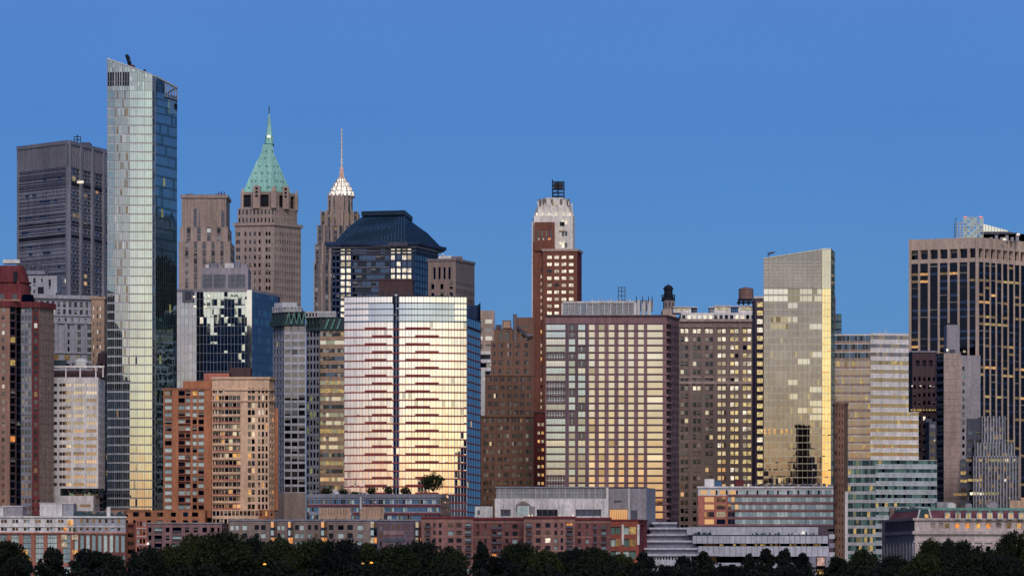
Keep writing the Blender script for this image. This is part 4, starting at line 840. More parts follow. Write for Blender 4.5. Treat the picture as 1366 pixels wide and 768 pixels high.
tier(T, pl, GZ, zt, {0: dict(cols=cols, fl=FL, sub=2, gap=.14, wh=.5, so=.22, mt=2.5, d=.55, wall='brown_gray', smat='brown_gray', sd=.22, pick=bp), 3: dict(bay=4, fl=FL, ww=.4, wh=.5, wall='brown_gray', pick=Wt(g_dark=1))}, 'brown_gray')
e0 = edges(pl)[0]; piers(T, e0, GZ, zt-1, [sc(x_) for x_ in (905,921.2,937.8,954.2,971.2,988,1005)], 1.1, .45, 'brown_gray')
for z_, h, o_, k in ((429,1.2,1.0,'stone'),(437,.8,.6,'brown_gray'),(512,1.2,.6,'stone'),(504,.6,.4,'stone')): cornice(T, pl, Z(z_,Y), h, o_, k)
at = rect(905, 1008, Y+3, 30)
tier(T, at, zt, Z(416.5,Y), {0: dict(cols=14, rows=1, ww=.62, wh=.5, wall='white_warm', d=.3, pick=Wt(g_black=2, lit_white=2, g_pale=1))}, 'white_warm', 'attic')
for i, (a, b, t_, k) in enumerate(((898,922,409.5,'white_warm'),(924,930,410,'gray_dark'),(947,953,410,'gray_purple'),(953,975,408,'white_warm'),(976,985,409,'blue_metal'),(985,1007,408,'white_warm'))):
    pbox(T, 'roof_house#%d' % i, a, b, t_, 417, Y+8, 12, k)
    if k == 'white_warm': pbox(T, 'roof_house#%d/lit_window' % i, a+2, b-3, t_+2, 414, Y+7.8, .5, 'lit_pale')
    pbox(T, 'roof_house#%d/roof_slab' % i, a-.8, b+.8, t_-.8, t_, Y+7, 14, 'white_warm')
T.done()
T = Thing('water_tank', 'round brown rooftop water tank on dark steel legs beside the gold slanted tower', 'water tank')
cx, cy, m = X(997.5,Y), Y+14, T.mb('tank'); zt_ = Z(396,Y)
m.cyl(cx, cy, 3.3, zt_, Z(382,Y), 'tank', 18, 3.2); m.cyl(cx, cy, 3.3, Z(382,Y), Z(380,Y), 'tank', 18, .6)
for q in range(4): m.cyl(cx, cy, 3.38, zt_+.5+q*1.1, zt_+.65+q*1.1, 'brown_dark', 18)
m = T.mb('platform'); m.box(X(987,Y), X(1008,Y), cy-3.4, cy+3.4, zt_-.6, zt_, 'near_black'); m.box(X(985.5,Y), X(1009,Y), cy-4, cy+4, Z(401,Y), Z(400,Y), 'near_black')
for x_ in (988,994,1001,1007):
    for yy in (-3,3): T.mb('leg').bar((X(x_,Y),cy+yy,zt_-.3), (X(x_,Y),cy+yy,Z(408,Y)), .25, 'near_black')
T.done()
Y = 1960
T = Thing('lantern_tower', 'stone tower top with small black domed lantern rising behind the broad gold-windowed block', 'tower')
tier(T, rect(880, 903, Y, 22), GZ, Z(424,Y), dict(bay=4, fl=4, ww=.4, wh=.5, wall='brown_gray', pick=Wt(g_dark=1)), 'brown_gray')
tier(T, rect(882, 902, Y+1, 18), Z(424,Y), Z(412,Y), None, 'stone'); tier(T, rect(884.5, 900, Y+3, 14), Z(412,Y), Z(400,Y), dict(cols=3, rows=1, ww=.3, wh=.5, wall='stone_dark', pick=Wt(near_black=1)), 'stone_dark')
cx, cy = X(892.5,Y), Y+9
m = T.mb('lantern'); m.cyl(cx, cy, 3.3, Z(400,Y), Z(395,Y), 'near_black', 10, 3.0); m.cyl(cx, cy, 2.0, Z(395,Y), Z(384,Y), 'near_black', 10); m.cyl(cx, cy, 2.4, Z(384.5,Y), Z(382.5,Y), 'near_black', 10); m.dome(cx, cy, 2.1, Z(382.5,Y), 1.5, 'near_black', 10); m.bar((cx,cy,Z(379,Y)), (cx,cy,Z(377,Y)), .3, 'near_black')
for i in range(8): m.bar((cx+2.9*cos(i*pi/4), cy+2.9*sin(i*pi/4), Z(395,Y)), (cx+2.9*cos(i*pi/4), cy+2.9*sin(i*pi/4), Z(391,Y)), .3, 'near_black')
T.done()
Y = 1760
T = Thing('brick_strip_tower', 'narrow dark brick tower with one column of bright windows left of the gold slanted tower')
tier(T, [P(1007,Y), P(1020.5,Y), P(1020.5,Y+30), (X(1009,Y),Y+30)], GZ, Z(397,Y), {0: dict(cols=[(.22,.78)], fl=3.55, mt=1.2, wh=.56, d=.4, wall='mauve_dark', pick=Wt(lit_window=6, lit_white=1))}, 'mauve_dark')  # bright column: blocked sky reflection put in as emission
cornice(T, [P(1007,Y), P(1020.5,Y), P(1020.5,Y+30), (X(1009,Y),Y+30)], Z(398,Y), .9, .4, 'crown_white'); T.done()

# ================================================================ gold slanted glass tower
Y = 1700
T = Thing('gold_glass_tower', 'gold-green glass tower with slanted top and bright right edge', 'skyscraper')
pl = [P(1018.6,Y), P(1096.5,Y), P(1108.5,Y+.2), P(1113.5,Y+22), (X(1110,Y),Y+40), P(1021,Y+40)]
za, zb_, zc = Z(345,Y), Z(333,Y), Z(331.5,Y); zl = Z(385,Y)
es = edges(pl); NR = 44; Fh = (zl-GZ)/NR
litf = {3: (0,.35), 12: (0,.3), 26: (0,1)}
def gg(i, j, fu, fz):
    r = rng.random(); top = NR-1-j
    if top < 2: return 'g_pale' if fu < .4 else ('g_gold3' if (fu > .62 and r < .8) else 'g_gold2')
    if (top, ) in ((4,),(5,)) and .14 < fu < .4: return 'lit_dim' if r < .35 else 'g_gold'
    if top == 20 and fu < .4 and r < .4: return 'lit_warm'
    st = random.Random(j*13+int(fu*5)*7).random()
    if st < .10 and j > 12: return 'g_silver' if r < .9 else 'g_gold'
    if st < .24: return 'g_olive2'
    return 'g_olive' if r < .80 else ('g_olive2' if r < .97 else 'g_gold')
curtain(T, es[0], GZ, zl, cols=24, rows=NR, vis=.78, glass=gg, spand='g_olive2', vm=(.12,.05,'spandrel_brown',2), hm=(.22,.08,'mull_gold',1), tilt=.0004)
curtain(T, es[0], zl, Z(331,Y), cols=24, rows=12, vis=1, glass=Wt(g_olive=5, g_olive2=1), vm=(.12,.05,'spandrel_brown',2), hm=(.16,.08,'mull_gold',1), ztop=(za, zb_), gpart='crown_screen', tilt=.0006)
curtain(T, es[1], GZ, zl, cols=3, rows=NR, vis=.85, glass=Wt(g_edge=1), spand='g_edge', vm=(.13,.08,'mull_gold',1), hm=(.14,.08,'mull_gold',1), tilt=.001)
curtain(T, es[1], zl, zc, cols=3, rows=6, vis=1, glass=Wt(g_gold3=1), vm=(.13,.08,'mull_gold',1), hm=(.12,.08,'mull_gold',2), gpart='crown_screen', tilt=.001)
curtain(T, es[2], GZ, zc, cols=6, rows=NR+5, vis=.8, glass=Wt(g_teal=3, g_blue=2, g_navy=2), spand='g_teal', vm=(.12,.08,'mullion_green',1), hm=(.15,.1,'mullion_green',1))
for e in es[3:]: T.mb('wall').poly([(*e.a, GZ), (*e.b, GZ), (*e.b, za), (*e.a, za)], 'g_teal')
T.mb('roof').poly([(*p, zl) for p in pl], 'mull_dark'); m = T.mb('crown_rim'); m.bar((*es[0].a, za), (*es[0].b, zb_), .3, 'mull_gold'); m.bar((*es[1].a, zb_), (*es[1].b, zc), .3, 'mull_pale')
for i in range(6): m.bar((X(1030+i*13,Y),Y+2,zl), (X(1030+i*13,Y),Y+2,zl+8), .2, 'mull')
m = T.mb('roof_crane'); m.bar((X(1025,Y),Y+6,zl), (X(1026,Y),Y+6,Z(336,Y)), .2, 'gray_dark'); m.bar((X(1025,Y),Y+6,Z(336.5,Y)), (X(1035,Y),Y+6,Z(334.5,Y)), .3, 'gray_dark'); m.bar((X(1026,Y),Y+6,Z(339,Y)), (X(1034,Y),Y+6,Z(335,Y)), .15, 'gray_dark')
T.done()
T = Thing('blue_sliver_building', 'thin slice of dark blue glass building just right of the gold slanted tower')
Y = 1900
tier(T, rect(1110, 1122.5, Y, 12), GZ, Z(419,Y), dict(fn='curtain', bay=1.8, fl=3.6, vis=.8, glass=Wt(g_blue=3, g_navy=2), spand='dark_blue', vm=(.15,.1,'dark_blue',1), hm=(.2,.1,'dark_blue',1)), 'dark_blue'); pbox(T, 'chimney', 1112.5, 1114.6, 396, 440, Y-3, 4, 'red_dark'); T.done()
Y = 1590
T = Thing('brown_slim_tower', 'very narrow brown brick tower rising from the trees beside the white terraces')
pl = [P(1113.5,Y+1), P(1118,Y), P(1126,Y+1), P(1131,Y+8), (X(1129,Y),Y+16), (X(1116,Y),Y+16)]
tier(T, pl, GZ, Z(538,Y), {0: dict(cols=1, ww=.3, fl=2.9, wh=.5, wall='ochre_brick', pick=Wt(g_dark=3, g_black=2, lit_dim=.3)), 1: dict(cols=2, ww=.3, fl=2.9, wh=.5, wall='ochre_brick', pick=Wt(g_dark=3, g_black=3, g_mid=1))}, 'ochre_brick')
pbox(T, 'white_pier', 1127, 1131, 655, 785, Y+1, 3, 'white_warm')
for j in range(8): T.mb('balcony#%d' % j).box(X(1112.5,Y), X(1116,Y), Y-.4, Y+1, Z(580+j*23,Y), Z(577+j*23,Y), 'brown_dark')
cornice(T, pl, Z(539,Y), .8, .3, 'brown'); T.done()

# ================================================================ white banded office with steps
Y = 1760
T = Thing('banded_glass_office', 'white and green banded glass office building stepping down to the right')
FLb = 11.4*Y/FPX; sc0 = P(1113,Y+1); c0 = P(1161,Y); c1 = P(1212,Y+4)
zt = Z(447,Y); zs1 = Z(549,Y); zs2 = Z(613.5,Y)
def gl1(i, j, fu, fz):
    r = rng.random(); st = random.Random(j*5+1).random()
    if r < .04*(1+3*(st > .7)): return 'lit_yellow'
    return 'g_olive' if r < .45 else ('g_brown' if r < .93 else 'lit_dim')
def gl2(i, j, fu, fz):
    r = rng.random(); st = random.Random(j*3+5).random()
    if r < .05*(1+4*(st > .72)): return 'lit_yellow'
    return 'curtain_teal' if r < .45 else ('teal_dark' if r < .85 else 'g_teal')
def body_(px, ztop_, zbot, glf, glw, Yo, left=True, sp1='spandrel_brown'):
    pr = P(px, Y+4+Yo); cc = (c0[0]+ (X(1167,Y)-c0[0] if not left else 0), Y+Yo); ll = (sc0[0]+ (X(1127,Y)-sc0[0] if not left else 0), Y+1+Yo)
    pol = [ll, cc, pr, (pr[0]-2, Y+40), (ll[0]+2, Y+40)]
    rws = max(1, round((ztop_-zbot)/FLb))
    def a_(T, e, z0, z1): curtain(T, e, z0, z1, cols=round(e.L/1.1), rows=rws, vis=.66, glass=glf, spand=sp1, vm=(.1,.12,'mull_pale',3), hm=(.3,.2,'crown_white' if left else 'panel_pale',1), tilt=.0006)
    def b_(T, e, z0, z1): curtain(T, e, z0, z1, cols=round(e.L/1.3), rows=rws, vis=.46, glass=glw, spand='white' if left else 'spandrel_gray', vm=(.08,.05,'mull',2), hm=(.18,.2,'crown_white',1), tilt=.0006)
    tier(T, pol, zbot, ztop_, {0: a_, 1: b_}, 'panel_gray')
body_(1212, zt, Z(481,Y), Wt(g_navy=5, g_black=5, g_dark=3), Wt(gray_purple=3, g_blind=3, brown_gray=1), 0)
body_(1212, Z(481,Y), zs1, gl1, gl1, 0); body_(1225.5, zs1, zs2, gl1, gl1, 0); body_(1250, zs2, GZ, gl2, gl2, -3, False, 'panel_pale')
for x_, h in ((1120,1.5),(1134,1),(1158,2),(1176,7),(1180,5),(1184,8),(1188,3),(1204,1.5)): T.mb('antenna').bar((X(x_,Y),Y+8,zt-.1), (X(x_,Y),Y+8,zt+h*.35+.3), .16, 'crown_white')
T.mb('antenna').dome(X(1184,Y), Y+9, .9, zt, 1.2, 'lit_white', 8, 3)
ebox(T.mb('parapet'), Edge(c0,c1), 0, Edge(c0,c1).L, zt, zt+.9, -.4, .25, 'white_warm'); ebox(T.mb('parapet'), Edge(sc0,c0), 0, Edge(sc0,c0).L, zt, zt+.5, -.4, .25, 'white_warm'); T.done()

# ================================================================ dark tower with tan piers
Y = 2000
T = Thing('pier_tower', 'massive dark glass tower with tan vertical piers and a top row of square openings', 'skyscraper')
pl = [P(1213,Y+14), P(1305,Y), P(1400,Y+38), (X(1400,Y),Y+80), (X(1215,Y+80),Y+80)]
es = edges(pl); zt = Z(316.5,Y); zr1, zr0 = Z(331,Y), Z(343.5,Y); zg = Z(349,Y)
def dk_(tg, j, fu, fz):
    st = random.Random(j*17+4).random(); s2 = random.Random(j*31+(int(tg)//2)*5).random(); r = rng.random(); top = .0
    if st > .70 and s2 > .35 and r < .75: return 'lit_yellow' if r < .5 else 'lit_dim'
    return 'g_black' if r < .6 else ('g_navy' if r < .97 else ('lit_dim' if r < .996 else 'lit_white'))
def side(T, e, nb, seed):
    cells = []
    bw_ = 1/nb
    T_ = [(i*bw_+bw_*.11, (i+1)*bw_-bw_*.11) for i in range(nb)]
    def pk(tg, j, fu, fz):
        st = random.Random(j*17+seed).random(); s2 = random.Random(j*31+tg*5+seed).random(); r = rng.random()
        if st > .56 and s2 > .4: return 'lit_dim' if r < .5 else ('lit_yellow' if r < .72 else ('lit_warm' if r < .9 else 'g_black'))
        return 'g_black' if r < .6 else ('g_navy' if r < .975 else ('lit_dim' if r < .996 else 'lit_white'))
    facade(T, e, GZ, zg, cols=[(a, b, i) for i, (a, b) in enumerate(T_)], rows=46, wh=.34, so=.33, d=.28, wall='pier_tan', smat='g_black', sd=.24, pick=pk)
    piers(T, e, GZ, zg, [i*bw_ for i in range(nb+1)], bw_*e.L*.20, .1, 'pier_tan')
    facade(T, e, zg, zt, cols=[(a, b, i) for i, (a, b) in enumerate(T_)], rows=1, wh=(zr1-zr0)/(zt-zg), so=(zr0-zg)/(zt-zg), d=2.2, wall='pier_tan', pick=Wt(g_black=1), part='crown')
side(T, es[0], 7, 3); side(T, es[1], 12, 9)
for e in es[2:]: T.mb('wall').poly([(*e.a, GZ), (*e.b, GZ), (*e.b, zt), (*e.a, zt)], 'pier_tan')
T.mb('roof').poly([(*p, zt-.8) for p in pl], 'gray_dark'); piers(T, es[0], GZ, zt, [0, 1], 2.2, .9, 'pier_tan', 'corner_pier')
T.done()
T = Thing('glass_frame_penthouse', 'green glass lattice screen box on the roof of the tan-piered tower', 'rooftop screen')
m = T.mb('lattice'); xa, xb = X(1284,Y), X(1319,Y); ya, yb = Y+24, Y+36; za, zb_ = zt-.8, Z(284,Y)
for i in range(9): x_ = xa+(xb-xa)*i/8; z_ = zb_ if i > 1 else Z(289,Y); m.bar((x_,ya,za), (x_,ya,z_), .17, 'mull_pale'); m.bar((x_,yb,za), (x_,yb,z_), .17, 'mull')
for q in range(10): z_ = za+(zb_-za)*q/9; m.bar((xa+(2.5 if q > 7 else 0),ya,z_), (xb,ya,z_), .15, 'mull_pale'); m.bar((xb,ya,z_), (xb,yb,z_), .15, 'mull'); m.bar((xa,ya,z_), (xa,yb,z_), .15, 'mull')
for q in range(9):
    for i in range(8):
        if i > 1 and rng.random() < .62: T.mb('glazing').box(xa+(xb-xa)*i/8+.2, xa+(xb-xa)*(i+1)/8-.2, ya+.2, ya+.3, za+(zb_-za)*q/9+.2, za+(zb_-za)*(q+1)/9-.2, 'g_teal2' if rng.random() < .6 else 'g_green')
m = T.mb('beacon'); m.dome(X(1295,Y), Y+24, .7, zb_, .7, 'beacon', 6, 2); m.dome(X(1316,Y), Y+24, .7, zb_, .7, 'beacon', 6, 2); T.done()
T = Thing('sloped_roof_shed', 'grey sloping rooftop plant shed beside the green lattice box', 'rooftop shed')
m = T.mb('shed'); yy = Y+30
m.poly([(X(1319,Y),yy,zt-.8),(X(1400,Y),yy,zt-.8),(X(1400,Y),yy,Z(308,Y)),(X(1366,Y),yy,Z(304,Y)),(X(1350,Y),yy,Z(300,Y)),(X(1325,Y),yy,Z(294,Y)),(X(1319,Y),yy,Z(298,Y))], 'gray_purple')
m.prism([(X(1319,Y),yy),(X(1400,Y),yy),(X(1400,Y),yy+25),(X(1319,Y),yy+25)], zt-.8, Z(305,Y), 'gray_purple')
m = T.mb('glass_canopy'); m.poly([(X(1319,Y),yy-1,Z(291,Y)),(X(1354,Y),yy-1,Z(300.5,Y)),(X(1354,Y),yy-1,Z(302,Y)),(X(1319,Y),yy-1,Z(302,Y))], 'g_pale'); m.prism([(X(1344,Y),yy-2),(X(1366,Y),yy-2),(X(1366,Y),yy+5),(X(1344,Y),yy+5)], Z(305.5,Y), Z(303.5,Y), 'gray_dark')
for i in range(9): T.mb('mullion').bar((X(1320+i*4,Y),yy-1.2,Z(292+i*.95,Y)), (X(1320+i*4,Y),yy-1.2,Z(303,Y)), .12, 'mull_pale')
T.mb('roof_lamp').dome(X(1343,Y), Y+9, .9, zt-.6, 1.2, 'lit_white', 8, 3); T.mb('roof_lamp').dome(X(1365,Y), Y+20, .9, Z(309,Y), 1.2, 'lit_white', 8, 3)
for i in range(6): T.mb('roof_unit').box(X(1325+i*7,Y), X(1329+i*7,Y), Y+14, Y+17, zt-.8, zt+1.2+(i*3%2), 'concrete'); 
T.done()

Y = 1900
T = Thing('brown_mid_rise', 'dark brown office block with three black square openings near its top')
tier(T, rect(1210, 1249, Y, 25), Z(500,Y), Z(469,Y), dict(cols=[(.15,.30),(.42,.57),(.70,.85)], rows=1, wh=.26, so=.38, wall='brown_dark', d=1, pick=Wt(near_black=1)), 'brown_dark')
p_ = rect(1210, 1249, Y, 25); tier(T, [(a, b) for a, b in p_], GZ, Z(500,Y), dict(bay=2.1, fl=3.6, ww=.5, wh=.5, wall='brown_dark', pick=Wt(g_black=7, g_navy=3, lit_dim=.5, lit_white=.12)), 'brown_dark'); cornice(T, rect(1210,1249,Y,25), Z(470,Y), .8, .4, 'gray_purple')
for i in range(9): pbox(T, 'lit_window', 1215+i*4, 1217.5+i*4, 545.5, 547.5, Y-1.2, .3, 'lit_yellow')
for x_ in (1216,1227,1240): pbox(T, 'lit_window', x_, x_+2, 513.8, 515.2, Y-1.2, .3, 'lit_white')
T.done()
Y = 1840
T = Thing('concrete_slab_tower', 'pale grey blank slab tower with stair head in front of the tan-piered tower')
tier(T, [P(1248,Y+10), P(1260,Y), P(1260,Y+25), P(1249,Y+25)], GZ, Z(470,Y), {0: dict(cols=1, ww=.92, fl=3.2, wh=.6, so=.2, wall='gray_dark', pick=Wt(g_black=3, g_navy=2))}, 'gray_dark', 'glass_side')
tier(T, [P(1259,Y), P(1282,Y), P(1282,Y+30), P(1260,Y+30)], GZ, Z(471,Y), {0: dict(cols=1, ww=.0001, rows=40, wall='stone')}, 'concrete')
tier(T, [P(1281.5,Y+5), P(1308,Y+5), P(1307,Y+30), P(1282,Y+30)], GZ, Z(473,Y), {0: dict(cols=[(.08,.2)], fl=3.4, mt=4, wh=.5, wall='concrete', pick=Wt(g_dark=3, g_black=2, g_teal=2))}, 'concrete', 'wing')
pbox(T, 'stair_head', 1263, 1280, 433, 471, Y+6, 12, 'concrete'); pbox(T, 'lamp', 1262.5, 1265, 465, 468, Y-.3, .4, 'lit_white'); pbox(T, 'vent', 1268, 1274, 466, 471, Y+2, 3, 'gray_dark'); pbox(T, 'lamp', 1285, 1288, 467, 470, Y+5, .5, 'lit_pale'); pbox(T, 'roof_slab', 1266, 1278, 430.5, 433, Y+8, 6, 'near_black')
for j in range(36): ebox(T.mb('panel_joint'), Edge(P(1259,Y), P(1282,Y)), .1, X(1282,Y)-X(1259,Y)-.1, GZ+8+j*2.9, GZ+8.12+j*2.9, -.05, .05, 'stone_dark')
T.done()
Y = 1800
T = Thing('dark_small_block', 'small dark grey glass block between the white banded office and the pale slab')
tier(T, rect(1234, 1249, Y, 18), GZ, Z(562,Y), dict(bay=2.5, fl=3.5, ww=.8, wh=.55, wall='gray_dark', pick=Wt(g_dark=4, g_mid=2, gray_purple=2)), 'gray_dark'); pbox(T, 'roof_box', 1235, 1243, 558, 563, Y+4, 6, 'gray_dark'); pbox(T, 'lamp', 1246, 1247.5, 586, 588, Y-.4, .5, 'lit_white'); T.done()
Y = 1780
T = Thing('finned_building', 'stepped dark office building with pale vertical fins below the tan-piered tower')
def fin(l, r, t_, yo, lit=None):
    p_ = rect(l, r, Y+yo, 20); p_ = [P(l,Y+yo), P(r,Y+yo), (X(r,Y),Y+28), (X(l+1,Y),Y+28)]
    tier(T, p_, GZ, Z(t_,Y), {0: dict(cols=max(2,round((r-l)/4)), fl=3.5, ww=.8, wh=.6, wall='gray_dark', d=.3, pick=Wt(g_navy=4, g_black=4, g_mid=1.5, lit_dim=.25))}, 'gray_dark')
    e = edges(p_)[0]; nn = max(3, round((r-l)/4)); piers(T, e, GZ, Z(t_,Y)+.4, [i/nn for i in range(nn+1)], .5, .6, 'fin', 'fin')
tier(T, [P(1289,Y+8), P(1311,Y+8), P(1311,Y+26), P(1291,Y+26)], GZ, Z(557,Y), dict(bay=4, fl=3.6, ww=.6, wh=.4, mt=4, wall='gray_dark', pick=Wt(g_black=3, g_navy=2)), 'gray_dark', 'side_wing')
tier(T, [P(1280,Y+7), P(1300,Y+7), P(1300,Y+26), P(1282,Y+26)], GZ, Z(612,Y), dict(bay=4, fl=3.6, ww=.7, wh=.4, wall='gray_dark', pick=Wt(g_black=3, lit_yellow=.5, g_navy=2)), 'gray_dark', 'side_wing')
fin(1309.5, 1341, 555, 6); fin(1300, 1353, 591, 3); fin(1298, 1359, 609, 0)
for a, b, c, k in ((1289,1296,613.5,'lit_dim'),(1305,1311,613.5,'lit_yellow'),(1320,1340,613.5,'lit_green'),(1341,1345,613.5,'lit_white'),(1352,1356,613.5,'lit_pale'),(1281,1290,641,'lit_yellow'),(1291,1311,640,'lit_yellow'),(1340,1343,640,'lit_white'),(1272,1290,659,'lit_dim'),(1294,1312,658,'lit_white'),(1313,1330,658,'lit_green')):
    pbox(T, 'lit_window', a, b, c-1.8, c+1.8, Y-.25, .2, k)
T.done()

# ================================================================ waterfront row
Y = 1600
T = Thing('columned_building', 'long classical stone building with red mansard roof and glowing dormer windows', 'building')
cL, cF, cR = P(1181,Y+45), P(1220,Y), P(1400,Y+6)
pl = [cL, cF, cR, (cR[0],Y+60), (cL[0],Y+60)]
es = edges(pl); zc = Z(708.5,Y); zat = Z(692.5,Y)
dormx = [1264,1278,1292,1306.5,1320.5,1334.5,1348.5,1362.5,1376.5,1390.5]
f_ = lambda a: (X(a,Y)-cF[0])/es[1].L
win = [(f_(1242),f_(1248))]+[(f_(x_-3),f_(x_+3)) for x_ in [1256]+dormx]
tier(T, pl, GZ, zc, {0: dict(cols=12, rows=2, ww=.4, wh=.7, wall='gray_purple', smat='gray_dark', d=.8, mt=5, pick=Wt(g_black=3, gray_dark=2)), 1: dict(cols=win, rows=2, wh=.62, mt=4.2, wall='pale_stone', d=.8, pick=Wt(g_dark=3, g_mid=2, lit_dim=.5))}, 'pale_stone')  # left face in darker greys: its shade is put into the wall colour
tier(T, pl, zc, zat, {0: dict(cols=12, rows=1, ww=.3, wh=.4, wall='gray_dark', d=.4, pick=Wt(g_black=1)), 1: dict(cols=win, rows=1, wh=.42, so=.28, wall='pale_stone', d=.4, pick=lambda tg, j, fu, fz: ['stone','stone','lit_dim','lit_orange','lit_orange','lit_warm','lit_orange','stone','lit_dim','lit_warm','stone','lit_orange'][tg % 12] if isinstance(tg, int) else 'g_mid')}, 'pale_stone', 'attic')
for z_, h, o_ in ((zc-1.0,1.2,1.1),(zat-.3,.9,.9),(zc-4.2,.7,.6)):
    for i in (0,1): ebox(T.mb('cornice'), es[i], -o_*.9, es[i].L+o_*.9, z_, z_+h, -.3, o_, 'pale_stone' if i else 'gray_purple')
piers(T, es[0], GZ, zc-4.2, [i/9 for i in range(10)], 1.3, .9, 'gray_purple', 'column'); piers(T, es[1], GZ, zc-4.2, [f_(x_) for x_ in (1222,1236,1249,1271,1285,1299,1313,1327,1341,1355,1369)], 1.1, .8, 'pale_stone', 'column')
# mansard
def off(p, dx, dy): return (p[0]+dx, p[1]+dy)
b0 = [off(cL,1,1), off(cF,.5,.8), off(cR,0,.8), (cR[0],Y+58), (cL[0]+3,Y+58)]; t0 = [off(cL,4,3), off(cF,3.2,4), off(cR,0,4), (cR[0],Y+54), (cL[0]+6,Y+54)]
T.mb('mansard_roof').prism(b0, zat, Z(679,Y), 'red_mansard', t0); T.mb('mansard_roof/ridge').prism([off(p,-.3,-.5) if i < 3 else p for i, p in enumerate(t0)], Z(680,Y), Z(676.5,Y), 'copper')
pv = [P(1224,Y+.2), P(1243,Y+.2), P(1243,Y+8), P(1224,Y+8)]; T.mb('corner_pavilion').prism(pv, zat, Z(678.5,Y), 'copper_dark', [P(1228,Y+3), P(1240,Y+3), P(1240,Y+8), P(1228,Y+8)])
for a, b in ((1224,1228),(1243,1240)): T.mb('corner_pavilion').bar((X(a,Y),Y+.1,zat), (X(b,Y),Y+2.9,Z(678.5,Y)), .3, 'concrete_pale')
pbox(T, 'corner_pavilion/lit_window', 1234, 1238.5, 685.5, 690, Y+.4, 1, 'lit_warm')
for i, x_ in enumerate(dormx):
    k = 'dormer#%d' % i; pbox(T, k, x_-3.6, x_+3.6, 683.5, 692, Y+.3, 3.5, 'concrete_pale'); T.mb(k).prism([P(x_-4,Y+.1), P(x_+4,Y+.1), P(x_+4,Y+4), P(x_-4,Y+4)], Z(683.5,Y), Z(681,Y), 'copper', [P(x_-.5,Y+.1), P(x_+.5,Y+.1), P(x_+.5,Y+4), P(x_-.5,Y+4)])
    pbox(T, k+'/window', x_-1.8, x_+1.8, 684.5, 690.5, Y+.15, .2, ['lit_warm','lit_dim','lit_yellow','lit_warm','lit_yellow','lit_yellow','lit_warm','lit_yellow','lit_warm','lit_warm'][i])
for i, (x_, r_, t_, k) in enumerate(((1277,2.0,668,'crown_white'),(1300,1.5,669,'concrete'),(1332,2.6,667,'concrete'))):
    m = T.mb('roof_dome#%d' % i); m.cyl(X(x_,Y), Y+22, r_, zat, Z(672,Y), k, 12); m.dome(X(x_,Y), Y+22, r_, Z(672,Y), Z(t_,Y)-Z(672,Y), k, 12)
pbox(T, 'roof_box', 1347, 1362, 667, 680, Y+20, 8, 'pale_brick'); pbox(T, 'roof_box', 1362, 1380, 664, 680, Y+22, 8, 'pale_brick'); pbox(T, 'roof_box#2', 1250, 1270, 669, 680, Y+24, 8, 'concrete')
for x_, y_ in ((1256,671),(1318,674),(1331,656.5),(1346,663)): pbox(T, 'roof_lamp', x_, x_+1.5, y_, y_+1.5, Y+19, .5, 'lit_pale')
for i in range(26): x_ = rng.uniform(1186,1250); y_ = rng.uniform(674,690); T.mb('roof_plant').box(X(x_,Y+40), X(x_+rng.uniform(1,6),Y+40), Y+48, Y+52, zat-1, Z(y_,Y+40), rng.choice(['gray_dark','gray_purple','lead','brown_gray']))
T.done()

Y = 1645
T = Thing('brick_banded_block', 'long low building with white parapet and red brick bands, its left windows glowing gold')
pl = rect(931, 1113, Y, 35); pl[0] = P(931,Y); e0 = Edge(pl[0], pl[1]); f_ = lambda a: (X(a,Y)-e0.a[0])/e0.L
def bq(tg, j, fu, fz):
    r = rng.random()
    if fu < .18: return 'g_gold3' if r < .8 else 'lit_pale'
    return ('curtain_cool' if r < .62 else 'curtain') if fu > .30 or r < .5 else 'g_gold3'
tier(T, pl, Z(700,Y), Z(660.5,Y), {0: dict(cols=[(f_(940),f_(952.5)),(f_(956),f_(967.5))]+[(f_(971+i*4.7),f_(975.4+i*4.7)) for i in range(30)], rows=4, wh=.66, so=.14, d=.2, wall='brick_rose', pick=bq)}, 'brick_rose')
for j in range(5): ebox(T.mb('brick_band'), e0, e0.L*f_(970), e0.L-.05, Z(701-j*9.9,Y), Z(698.6-j*9.9,Y), -.1, .25, 'mauve')
tier(T, pl, Z(660.5,Y), Z(649.5,Y), {0: dict(cols=[(.02+i*.07,.068+i*.07) for i in range(14)], rows=1, wh=.5, so=.12, d=.25, wall='concrete_pale', pick=lambda tg, j, fu, fz: 'g_gold3' if fu < .3 else rng.choice(['curtain','curtain_cool','curtain']))}, 'concrete_pale', 'top_floor')
for i in range(11): ebox(T.mb('top_floor'), e0, e0.L*(.13+i*.075), e0.L*(.13+i*.075)+.7, Z(659.5,Y), Z(653.5,Y), -.1, .1, 'near_black')
ebox(T.mb('parapet'), e0, -.3, e0.L+.3, Z(650.5,Y), Z(648.3,Y), -.5, .6, 'white')
tier(T, pl, GZ, Z(700,Y), None, 'mauve_dark', 'base'); pbox(T, 'roof_box', 940, 953, 638.5, 649, Y+6, 6, 'white_warm'); pbox(T, 'roof_box#2', 954, 962, 641, 649, Y+8, 6, 'blue_metal'); pbox(T, 'roof_box#3', 981, 992, 639, 649, Y+8, 5, 'red_dark')
for i in range(16): pbox(T, 'roof_unit', 1000+i*7, 1003.5+i*7, 645.5-(i*5%3), 649, Y+6, 3, 'gray_dark' if i % 3 else 'concrete')
T.done()

